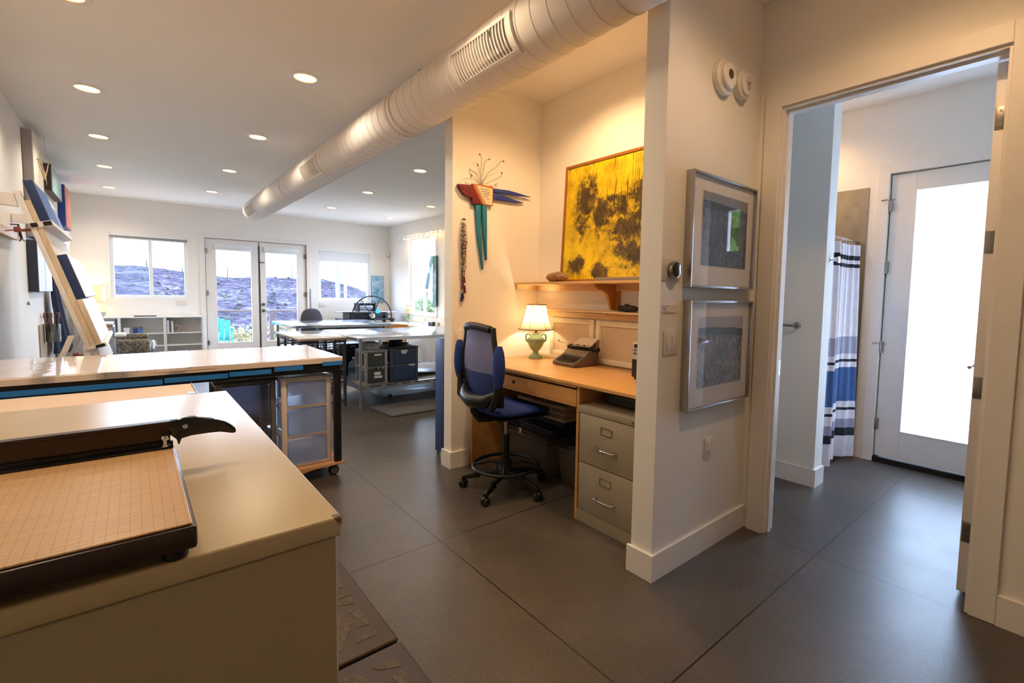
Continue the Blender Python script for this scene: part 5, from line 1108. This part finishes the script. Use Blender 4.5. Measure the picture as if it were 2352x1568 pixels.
tag(MB().ball((1.69, 6.07, .43), (.18, .12, .05), 3).jitter(.02, 12).build('cloth_bundle', mat('tan_rag', (150,128,98), .9, var=.3)), 'tan rags in the middle wire basket at the near end of the cart', 'cloth')

# back table, chair, press
e = thing('steel_table', 'rear stainless steel table nearest the grey chair and etching press', 'table', (2.75, 9.0, 0))
steel_table(e, 1.90, 3.60, 8.2, 9.75, .845, .09, stain_m, .07)
B(2.0, 3.5, 8.35, 9.6, .40, .42).build('lower_shelf', steel_m, e)
e = thing('plastic_wrap_roll', 'rolls of pale plastic film stored under the rear steel table', 'roll', (2.8, 8.5, .42))
for y in (8.45, 8.56): MB().cyl((2.35, y, .75), (3.45, y, .75), .03, n=14).build('roll', clear_plastic('plastic_film', (206,204,190), .7), e)
MB().box(2.4, 2.43, 8.42, 8.6, .421, .72).box(3.37, 3.4, 8.42, 8.6, .421, .72).build('roll_stand', steel_m, e)
e = thing('office_chair', 'grey upholstered office chair behind the rear steel table', 'chair', (2.65, 10.1, 0)); gf = mat('grey_upholstery', (86,90,104), .9, var=.06, bmp=.2, bscale=300)
def ob(u, v):
    y = .0; hw = .205*(1-.0*v); 
    return u, v
pts = []
for i in range(30):
    a = 2*PI*i/30; c_, s_ = math.cos(a), math.sin(a); r = (abs(c_)**3+abs(s_)**3)**(-1/3); pts.append((2.652+.20*r*c_*(1-.06*s_), 9.96, .80+.265*r*s_))
MB().prism(pts, (0, .05, 0), .018).build('backrest', gf, e, 60)
MB().box(2.43, 2.87, 10.06, 10.5, .44, .52, .035, 3).build('seat', gf, e); MB().tube([(2.65, 10.02, .62), (2.65, 10.06, .45), (2.65, 10.2, .42)], .022).cyl((2.65, 10.28, .12), (2.65, 10.28, .44), .025).build('post', black_m, e)
mb = MB()
for k in range(5):
    t = 2*PI*k/5+.3; mb.tube([(2.65, 10.28, .12), (2.65+.28*math.cos(t), 10.28+.28*math.sin(t), .07)], .02, 8)
mb.build('star_base', black_m, e)
for k in range(5): t = 2*PI*k/5+.3; MB().ball((2.65+.28*math.cos(t), 10.28+.28*math.sin(t), .028), .028, 2).build('caster', black_m, e)
e = thing('etching_press', 'black etching press with a large spoked hand wheel and steel bed', 'press', (4.1, 10.95, 0)); pm = mat('press_black', (32,34,40), .4, .4)
mb = MB()
for x in (3.56, 4.66):
    for y in (10.82, 11.3): mb.box(x-.03, x+.03, y-.03, y+.03, 0, .80)
mb.box(3.52, 4.71, 10.80, 11.34, .765, .80, .004).box(3.56, 4.66, 10.86, 11.28, .12, .15).build('stand', pm, e)
mb = MB().box(3.68, 3.74, 10.84, 11.3, .80, .945).box(4.50, 4.56, 10.84, 11.3, .80, .945).box(3.74, 4.50, 10.9, 11.28, .80, .93).box(3.90, 3.94, 10.94, 11.2, .945, 1.155).box(4.29, 4.33, 10.94, 11.2, .945, 1.155).box(3.90, 4.33, 10.96, 11.2, 1.13, 1.155, .004); mb.build('frame', pm, e)
B(3.47, 4.86, 10.86, 11.26, .946, .962, .002).build('press_bed', steel_m, e)
MB().cyl((3.945, 11.07, 1.06), (4.285, 11.07, 1.06), .085, n=32).build('roller', mat('grey_roller', (150,154,160), .3, .8), e)
for x in (4.0, 4.24): MB().cyl((x, 11.07, 1.155), (x, 11.07, 1.25), .014).obox((x, 11.07, 1.255), (.14, .012, .012), None, .003).ball((x-.07, 11.07, 1.255), .013, 1).ball((x+.07, 11.07, 1.255), .013, 1).build('pressure_screw', steel_m, e)
mb = MB().torus((4.17, 10.78, .865), (0,1,0), .455, .014, 64, 10)
for k in range(6): t = math.radians(65+60*k); mb.tube([(4.17+.05*math.cos(t), 10.775, .865+.05*math.sin(t)), (4.17+.45*math.cos(t), 10.78, .865+.45*math.sin(t))], .011, 8)
wh = mb.build('hand_wheel', pm, e); MB().lathe([(0, 0), (.07, 0), (.075, .02), (.06, .05), (.02, .055), (.02, .06), (0, .06)], (4.17, 10.81, .865), (0,-1,0), 30).cyl((4.17, 10.8, .865), (4.17, 10.9, .865), .03).build('hub', chrome_m, wh)
tag(B(4.25, 4.34, 10.762, 10.764, .925, 1.015).build('sticky_note', mat('cyan_note', (24,170,236), .6)), 'bright cyan sticky note on the hand wheel of the press', 'note')
e = thing('canvas', 'blue cloudy canvas hanging on the far wall above the etching press', 'canvas', (4.7, YF, 1.17)); B(4.535, 4.85, YF-.04, YF-.001, 1.17, 1.82, .003).build('stretcher', mat('blue_canvas_edge', (58,120,160), .6), e); B(4.538, 4.847, YF-.043, YF-.04, 1.173, 1.817).build('painted_face', painting_mat('blue_cloud_canvas', [(.32, lin((60,120,156))), (.48, lin((132,176,200))), (.62, lin((196,214,226)))], 4.5), e)
e = thing('motion_sensor', 'small white motion sensor high in the far right corner of the studio', 'sensor', (4.965, 11.74, 2.33)); MB().box(4.93, 4.985, 11.70, 11.76, 2.31, 2.43, .012, 3).build('body', plate_m, e); MB().ball((4.945, 11.70, 2.35), (.02,.012,.02), 2).build('lens', mat('sensor_lens', (206,206,204), .2), e)
tag(B(3.10, 3.125, YF-.03, YF-.002, .80, 1.46, .002).build('grey_rod', mat('grey_batten', (150,156,166), .5)), 'grey upright batten leaning on the wall right of the glazed doors', 'batten')

# sink counter and right wall
e = thing('sink_counter', 'pale sink counter under the right hand window', 'counter', (4.7, 9.3, 0)); 
B(4.42, 4.99, 8.2, 10.4, 0, .70).build('base_cabinet', mat('counter_cabinet', (206,200,190), .5), e); B(4.40, 4.995, 8.19, 10.45, .701, .735, .003).build('worktop', mat('cream_worktop', (226,214,196), .35), e)
struct('trim_6', MB().box(4.975, 4.999, 8.2, 10.44, .737, .885), mat('splash', (226,218,204), .5))
e = thing('faucet', 'white arched faucet at the window sink', 'faucet', (4.9, 9.6, .735)); MB().cyl((4.88, 9.62, .7355), (4.88, 9.62, .80), .02).tube([(4.88, 9.62, .80), (4.875, 9.62, .92), (4.83, 9.65, .965), (4.72, 9.72, .955), (4.69, 9.74, .92)], .014).build('spout', mat('white_faucet', (240,238,232), .2), e); MB().tube([(4.88, 9.62, .80), (4.86, 9.53, .84)], .009).build('handle', chrome_m, e)
urn_lamp('unlit green urn lamp with beige bell shade on the sink counter by the window', (4.70, 10.0, .735), .86, 0)
tag(MB().box(4.55, 4.62, 8.62, 8.80, .736, .83, .008).cyl((4.548, 8.75, .785), (4.546, 8.75, .785), .03).build('radio', mat('dark_radio', (48,50,56), .4)), 'small dark boxy radio on the sink counter near the alcove edge', 'radio')
tag(MB().lathe([(0, 0), (.035, 0), (.04, .085), (.037, .085), (.03, .01), (0, .01)], (4.62, 9.02, .736), n=20, cap=False).build('drinking_glass', clear_plastic('counter_glass', (220,230,235), .2)), 'clear glass on the sink counter left of the dark radio', 'glass')
tag(MB().lathe([(0, 0), (.03, 0), (.034, .08), (.03, .09), (0, .09)], (4.60, 8.46, .736), n=20).build('jar', mat('cream_jar', (206,190,160), .4)), 'cream jar on the sink counter right of the dark radio', 'jar')
e = thing('wooden_chair', 'honey coloured wooden chair back between the rear steel table and the sink counter', 'chair', (4.0, 9.2, 0)); oak = wood('honey_oak', (226,156,62), (200,128,44), 0, .4)
MB().hexa([(3.78, 9.1, .60), (4.22, 9.02, .60), (4.22, 9.05, .60), (3.78, 9.13, .60), (3.78, 9.1, .79), (4.22, 9.02, .765), (4.22, 9.05, .765), (3.78, 9.13, .79)], .004).build('backrest', oak, e); MB().box(3.79, 4.21, 9.13, 9.5, .42, .45, .005).build('seat', oak, e)
for x, y, z in ((3.81, 9.12, .6), (4.19, 9.07, .6), (3.81, 9.47, .42), (4.19, 9.47, .42)): MB().cyl((x, y, 0), (x, y, z), .016).build('leg', oak, e)
e = thing('canvas', 'tall narrow green canvas of a cactus on the wall right of the far window', 'canvas', (XR, 9.3, 1.12))
B(XR-.055, XR-.017, 9.2, 9.36, 1.12, 2.21, .002).build('stretcher', mat('dark_teal_edge', (32,72,96), .5), e); B(XR-.059, XR-.055, 9.202, 9.358, 1.122, 2.208).build('painted_face', painting_mat('green_cactus_canvas', [(.35, lin((48,104,112))), (.52, lin((96,150,128))), (.66, lin((150,186,140)))], 5), e)
bpy.data.objects[e.name]['label'] = 'tall narrow green canvas on the wall right of the far side window'
casing('trim_5', 'x', XR, -1, WR[0], WR[1], WR[3], .085)
struct('window_sill', B(XR-.04, XR+.03, WR[0]-.1, WR[1]+.1, WR[2]-.03, WR[2], .004), trim_m)
tag(MB().cyl((XR-.07, 8.9, 2.735), (XR-.07, 11.05, 2.735), .012).ball((XR-.07, 11.08, 2.735), .03, 2).box(XR-.075, XR-.002, 10.95, 10.975, 2.72, 2.75).box(XR-.075, XR-.002, 9.05, 9.075, 2.72, 2.75).build('curtain_rod', white_m), 'white curtain rod above the right hand window', 'rod')
e = thing('string_lights', 'warm fairy lights draped along the rod over the right hand window', 'lights', (XR-.09, 9.7, 2.6)); sp_ = []
for i in range(30): t = i/29; sp_.append((XR-.088-.012*math.sin(i*1.7), 10.72-1.75*t, 2.70-.035*abs(math.sin(i*.8))+(.05 if t > .75 else 0)*math.sin(i*2)))
MB().tube(sp_, .002, 5).build('cable', white_m, e); fl = emis('fairy_bulb', (255,206,120), 9)
for i, p in enumerate(sp_): MB().ball((p[0]-.006, p[1], p[2]-.012), .010 if i < 18 else .016, 1).build('bulb', fl, e)
# blue cabinet end
e = thing('blue_cabinet', 'navy blue metal cart end panel beside the alcove corner', 'cart', (2.2, 3.57, 0)); nb = mat('navy_enamel', (34,66,124), .4, .1)
pr = [(3.46, .03), (3.665, .03), (3.665, .97), (3.655, 1.0), (3.63, 1.015), (3.49, 1.015), (3.465, 1.0), (3.46, .97)]
MB().prism([(1.965, y, z) for y, z in pr], (.03, 0, 0), .003).build('end_panel', nb, e); MB().prism([(2.50, y, z) for y, z in pr], (.03, 0, 0), .003).build('end_panel', nb, e)
MB().box(1.996, 2.499, 3.475, 3.65, .06, .09).box(1.996, 2.499, 3.475, 3.65, .5, .52).box(1.996, 2.499, 3.475, 3.65, .95, .98).build('shelf', nb, e)
for x in (1.98, 2.515):
    for y in (3.49, 3.64): MB().cyl((x, y, 0), (x, y, .03), .014).build('foot', steel_m, e)

# ------------------------------------------------------------------ under the alcove desk
def tote(label, x0, x1, y0, y1, z0, z1, m1, m2, grp='storage totes under the desk'):
    e = thing('storage_tote', label, 'tote', ((x0+x1)/2, (y0+y1)/2, z0), grp); i = .02
    MB().hexa([(x0+i,y0+i,z0), (x1-i,y0+i,z0), (x1-i,y1-i,z0), (x0+i,y1-i,z0), (x0,y0,z1-.03), (x1,y0,z1-.03), (x1,y1,z1-.03), (x0,y1,z1-.03)], .02).build('tub', m1, e)
    MB().box(x0-.01, x1+.01, y0-.01, y1+.01, z1-.029, z1, .009, 3).box(x0+.03, x1-.03, y0+.03, y1-.03, z1, z1+.008, .003).build('lid', m2, e)
gt = clear_plastic('frosted_tote', (150,142,134), .6, (.8,.8,.8)); bt = mat('navy_tote', (34,42,78), .45)
tote('large translucent tote on the floor under the alcove desk', 2.32, 2.70, 2.60, 3.18, .001, .30, gt, gt)
tote('translucent tote on the floor next to the filing cabinet side of the desk', 2.38, 2.70, 2.10, 2.55, .001, .27, gt, gt)
tote('lower navy tote stacked on the large translucent one', 2.34, 2.69, 2.56, 3.16, .311, .39, bt, bt)
tote('upper navy tote in the stack under the alcove desk', 2.36, 2.68, 2.48, 3.06, .40, .46, bt, bt)
e = thing('plastic_basket', 'white slotted plastic basket on top of the totes under the desk', 'basket', (2.5, 2.75, .469)); mb = MB()
x0, x1, y0, y1, z0, z1 = 2.34, 2.66, 2.44, 2.98, .4695, .585
def bwall(p, q):
    p, q = Vector(p), Vector(q); n = int((q-p).length/.022); d = (q-p).normalized()
    for i in range(n+1):
        c = p+(q-p)*i/n; mb.obox(c+Vector((0,0,(z1-z0)/2)), (.01 if abs(d.x) > .5 else .004, .01 if abs(d.y) > .5 else .004, z1-z0), None)
    for z, hh in ((z0+.01, .02), ((z0+z1)/2, .012), (z1-.012, .024)):
        c = (p+q)/2; mb.obox((c.x, c.y, z), (abs(q.x-p.x)+.005, abs(q.y-p.y)+.005, hh), None)
for p, q in (((x0,y0,z0),(x1,y0,z0)), ((x1,y0,z0),(x1,y1,z0)), ((x1,y1,z0),(x0,y1,z0)), ((x0,y1,z0),(x0,y0,z0))): bwall(p, q)
mb.box(x0, x1, y0, y1, z0, z0+.004).build('basket', mat('white_basket', (190,182,172), .5), e)

# ------------------------------------------------------------------ outside
deck_m = wood('deck_boards', (176,160,146), (140,126,112), 0, .7)
struct('deck', B(-4, 6, YF+.16, 14.25, -.14, -.02), deck_m)
e = thing('deck_railing', 'deck railing with brown wooden top rail and wire mesh outside the glazed doors', 'railing', (1.5, 14.05, -.02)); rail_m = mat('brown_rail', (66,48,42), .6)
B(-4, 6, 14.0, 14.1, .865, .905, .004).build('top_rail', rail_m, e); B(-4, 6, 14.03, 14.07, .06, .10).build('bottom_rail', rail_m, e)
for x in (-3.9, -1.7, .5, 2.75, 5.9): B(x-.045, x+.045, 14.0, 14.09, -.02, .865).build('post', rail_m, e)
mb = MB()
for i in range(67): x = -4+.15*i; mb.box(x-.003, x+.003, 14.047, 14.053, .10, .866)
for i in range(6): z = .16+.13*i; mb.box(-4, 6, 14.044, 14.047, z-.003, z+.003)
mb.build('wire_mesh', mat('mesh_wire', (60,54,48), .5, .5), e)
tag(B(4.36, 4.46, 13.9, 13.99, -.02, 3.4).build('porch_post', mat('grey_porch_post', (92,90,92), .6)), 'grey porch post outside the small window beside the glazed doors', 'post')
e = thing('adirondack_chair', 'turquoise slatted deck chair outside the left glazed door', 'chair', (1.42, 13.0, -.02)); tq = mat('turquoise_plastic', (36,140,142), .5)
for k in range(5): x = 1.14+.105*k; MB().hexa([(x, 12.86, .28), (x+.092, 12.86, .28), (x+.092, 12.885, .28), (x, 12.885, .28), (x, 12.60, .72+.03*(2-abs(k-2))), (x+.092, 12.60, .72+.03*(2-abs(k-2))), (x+.092, 12.625, .72+.03*(2-abs(k-2))), (x, 12.625, .72+.03*(2-abs(k-2)))], .004).build('back_slat', tq, e)
MB().hexa([(1.14, 12.84, .24), (1.655, 12.84, .24), (1.655, 13.4, .36), (1.14, 13.4, .36), (1.14, 12.84, .27), (1.655, 12.84, .27), (1.655, 13.4, .39), (1.14, 13.4, .39)], .004).build('seat', tq, e)
for x in (1.09, 1.66): MB().box(x, x+.09, 12.72, 13.45, .52, .545, .006).build('armrest', tq, e); MB().box(x+.02, x+.05, 13.3, 13.4, -.02, .52).hexa([(x+.02,12.62,-.02),(x+.05,12.62,-.02),(x+.05,12.74,-.02),(x+.02,12.74,-.02),(x+.02,12.84,.52),(x+.05,12.84,.52),(x+.05,12.92,.52),(x+.02,12.92,.52)]).build('leg', tq, e)
from mathutils import noise as mnoise
RK = [(-60, 6), (-20, 4.4), (-1.3, 3.74), (4.3, 3.25), (7, 2.8), (11, 2.9), (17, 3.0), (20, 2.35), (22.4, 1.55), (26, .6), (40, -.5), (120, -.5)]
def ridge(x):
    for (a, p), (b, q) in zip(RK, RK[1:]):
        if a <= x <= b: return p+(q-p)*(x-a)/(b-a)
    return RK[0][1] if x < RK[0][0] else RK[-1][1]
def hz(x, y):
    if y < 17: return -2.2
    t = (y-17)/43; xr = x*60/max(y, 20)
    z = -2.2+(ridge(xr)+2.2)*min(1, t)**.8 if t <= 1 else ridge(xr)-.05*(y-60)
    return z+.35*mnoise.noise(Vector((x*.25, y*.25, 0)))*(min(1, t*3))+.12*mnoise.noise(Vector((x, y, 3)))
def hill_mat():
    m, nt, p, tc = nodes('scrub_hillside'); v = tc.outputs['Object']
    a = noise(nt, mapv(nt, v, (1,.6,2)), 2.2, 10, .8, .4); b = noise(nt, v, .35, 3)
    c = ramp(nt, math_(nt, 'ADD', a, math_(nt, 'MULTIPLY', math_(nt, 'SUBTRACT', b, .5), .3)), [(.36, lin((30,26,33))), (.5, lin((50,45,52))), (.6, lin((76,70,74))), (.72, lin((112,104,92)))])
    nt.links.new(c, p.inputs['Base Color']); p.inputs['Roughness'].default_value = 1; p.inputs['Specular IOR Level'].default_value = 0; return m
hm = hill_mat()
def hf(u, v): x = -70+170*u; y = 14.3+75*v; return Vector((x, y, hz(x, y)))
struct('terrain', MB().sheet(hf, 150, 90), hm)
scrub_m = mat('scrub_leaves', (40,40,34), 1, var=.3, nscale=2); mb = MB(); IT = []
for i in range(1100):
    y = random.uniform(18, 58); x = random.uniform(-.35*y-2, .9*y+6); r = random.uniform(.05, .15)
    IT.append(((x, y, hz(x, y)+r*.35), (r, r, r*.8)))
mb.blobs(IT).jitter(.1, 9); tag(mb.build('desert_scrub', scrub_m, None, 180), 'pale desert scrub covering the hillside outside the windows', 'scrub', kind='stuff')
mb = MB(); IT = []
for i in range(950):
    y = random.uniform(14.6, 19); x = random.uniform(-1, 5.5); r = random.uniform(.035, .1)
    IT.append(((x, y, random.uniform(-.9, .25)), (r*.6, r*.6, r)))
mb.blobs(IT).jitter(.06, 14); tag(mb.build('dry_brush', mat('straw_brush', (112,102,66), 1, var=.5, nscale=18), None, 180), 'straw coloured dry brush behind the deck railing', 'scrub', kind='stuff')
mb = MB(); IT = []
for i in range(420):
    x = random.uniform(6.4, 20); y = x*random.uniform(1.5, 2.25); r = random.uniform(.15, .4)
    IT.append(((x, y, random.uniform(-.8, .75)), (r, r, r)))
mb.blobs(IT).jitter(.14, 8); tag(mb.build('mesquite_brush', mat('mesquite_leaves', (62,70,36), 1, var=.5, nscale=8), None, 180), 'yellow green brush outside the right hand window', 'scrub', kind='stuff')
cac_m = mat('saguaro_green', (36,42,44), .9, var=.15)
for i, (x, y, hgt, lab) in enumerate(((1.0, 55, 2.6, 'slim saguaro on the ridge seen in the left pane of the wide window'), (3.6, 56, 2.0, 'short saguaro on the ridge seen in the right pane of the wide window'), (7.3, 57, 3.0, 'tall saguaro standing on the skyline in the left glazed door'), (9.6, 57, 1.8, 'short saguaro on the skyline at the right of the left glazed door'), (13.2, 57, 3.2, 'tallest saguaro on the skyline in the right glazed door'), (14.4, 58, 2.6, 'second saguaro on the skyline in the right glazed door'), (21.2, 58, 2.6, 'lone saguaro on the falling ridge in the small window'), (6.4, 36, 2.2, 'pale saguaro halfway down the slope in the left glazed door'), (9.7, 40, 2.4, 'pale saguaro on the slope in the right glazed door'))):
    z = hz(x, y)-.1; e = tag(MB().tube([(x, y, z), (x+.02, y, z+hgt*.2), (x, y, z+hgt*.40), (x, y, z+hgt*.42)], [.05, .055, .045, .015], 8).build('saguaro_cactus', cac_m), lab, 'cactus', 'saguaros on the hill')
z = -2.2; pts = [(11.70+.5*(k/16)**2, 23.5-.35*k/16, z+(3.4-z)*k/16) for k in range(17)]
e = tag(MB().tube(pts, [.115-.025*k/16 for k in range(17)], 14).build('saguaro_cactus', mat('near_saguaro', (30,50,46), .8, var=.15)), 'big leaning saguaro outside the right hand window', 'cactus', 'saguaros on the hill')
mb = MB()
for k in range(9): a = k*.7; mb.ball((12.2+.08*math.cos(a), 23.15+.08*math.sin(a), 3.43+.03*(k % 3)), .04, 1)
mb.build('flower_buds', mat('pale_buds', (150,170,150), .8), e)
hedge_m = mat('sunlit_leaves', (120,150,70), .9, var=.5, nscale=14); mb = MB()
for i in range(60):
    m4 = Matrix.Translation((random.uniform(7, 9), random.uniform(-5, -.9), random.uniform(-1, 3.4))) @ Matrix.Scale(random.uniform(.3, .6), 4); bmesh.ops.create_icosphere(mb.bm, subdivisions=2, radius=1, matrix=m4)
mb.jitter(.25, 4); tag(mb.build('hedge', hedge_m, None, 180), 'sunlit green hedge outside the bathroom, mirrored in the upper framed print', 'hedge')
struct('ground', B(-30, 60, -30, 14.3, -.6, -.14), mat('desert_soil', (170,150,130), 1))

# ------------------------------------------------------------------ camera and view
cam = bpy.data.cameras.new('camera'); co = bpy.data.objects.new('camera', cam); C.objects.link(co)
r0, r1, r2 = (.76015158, -.64949468, .01806184), (-.03028711, -.06318796, -.99754197), (.64903949, .75773606, -.06770374)
co.matrix_world = Matrix(((r0[0], -r1[0], -r2[0], 0), (r0[1], -r1[1], -r2[1], 0), (r0[2], -r1[2], -r2[2], 1.38), (0, 0, 0, 1)))
cam.sensor_width = 36; cam.sensor_fit = 'HORIZONTAL'; cam.lens = 1090.2189/2352*36
cam.shift_x = -63.0748/2352; cam.shift_y = -29.3462/2352; cam.clip_start = .02; cam.clip_end = 400
S = bpy.context.scene; S.camera = co
S.view_settings.view_transform = 'Standard'; S.view_settings.look = 'None'; S.view_settings.gamma = 1; S.view_settings.use_curve_mapping = False
S.view_settings.exposure = 0.95
S.cycles.adaptive_threshold = .015; S.cycles.max_bounces = 10; S.cycles.diffuse_bounces = 6; S.cycles.glossy_bounces = 4; S.cycles.transparent_max_bounces = 16; S.cycles.sample_clamp_indirect = 6; S.cycles.use_denoising = True; S.cycles.caustics_reflective = False
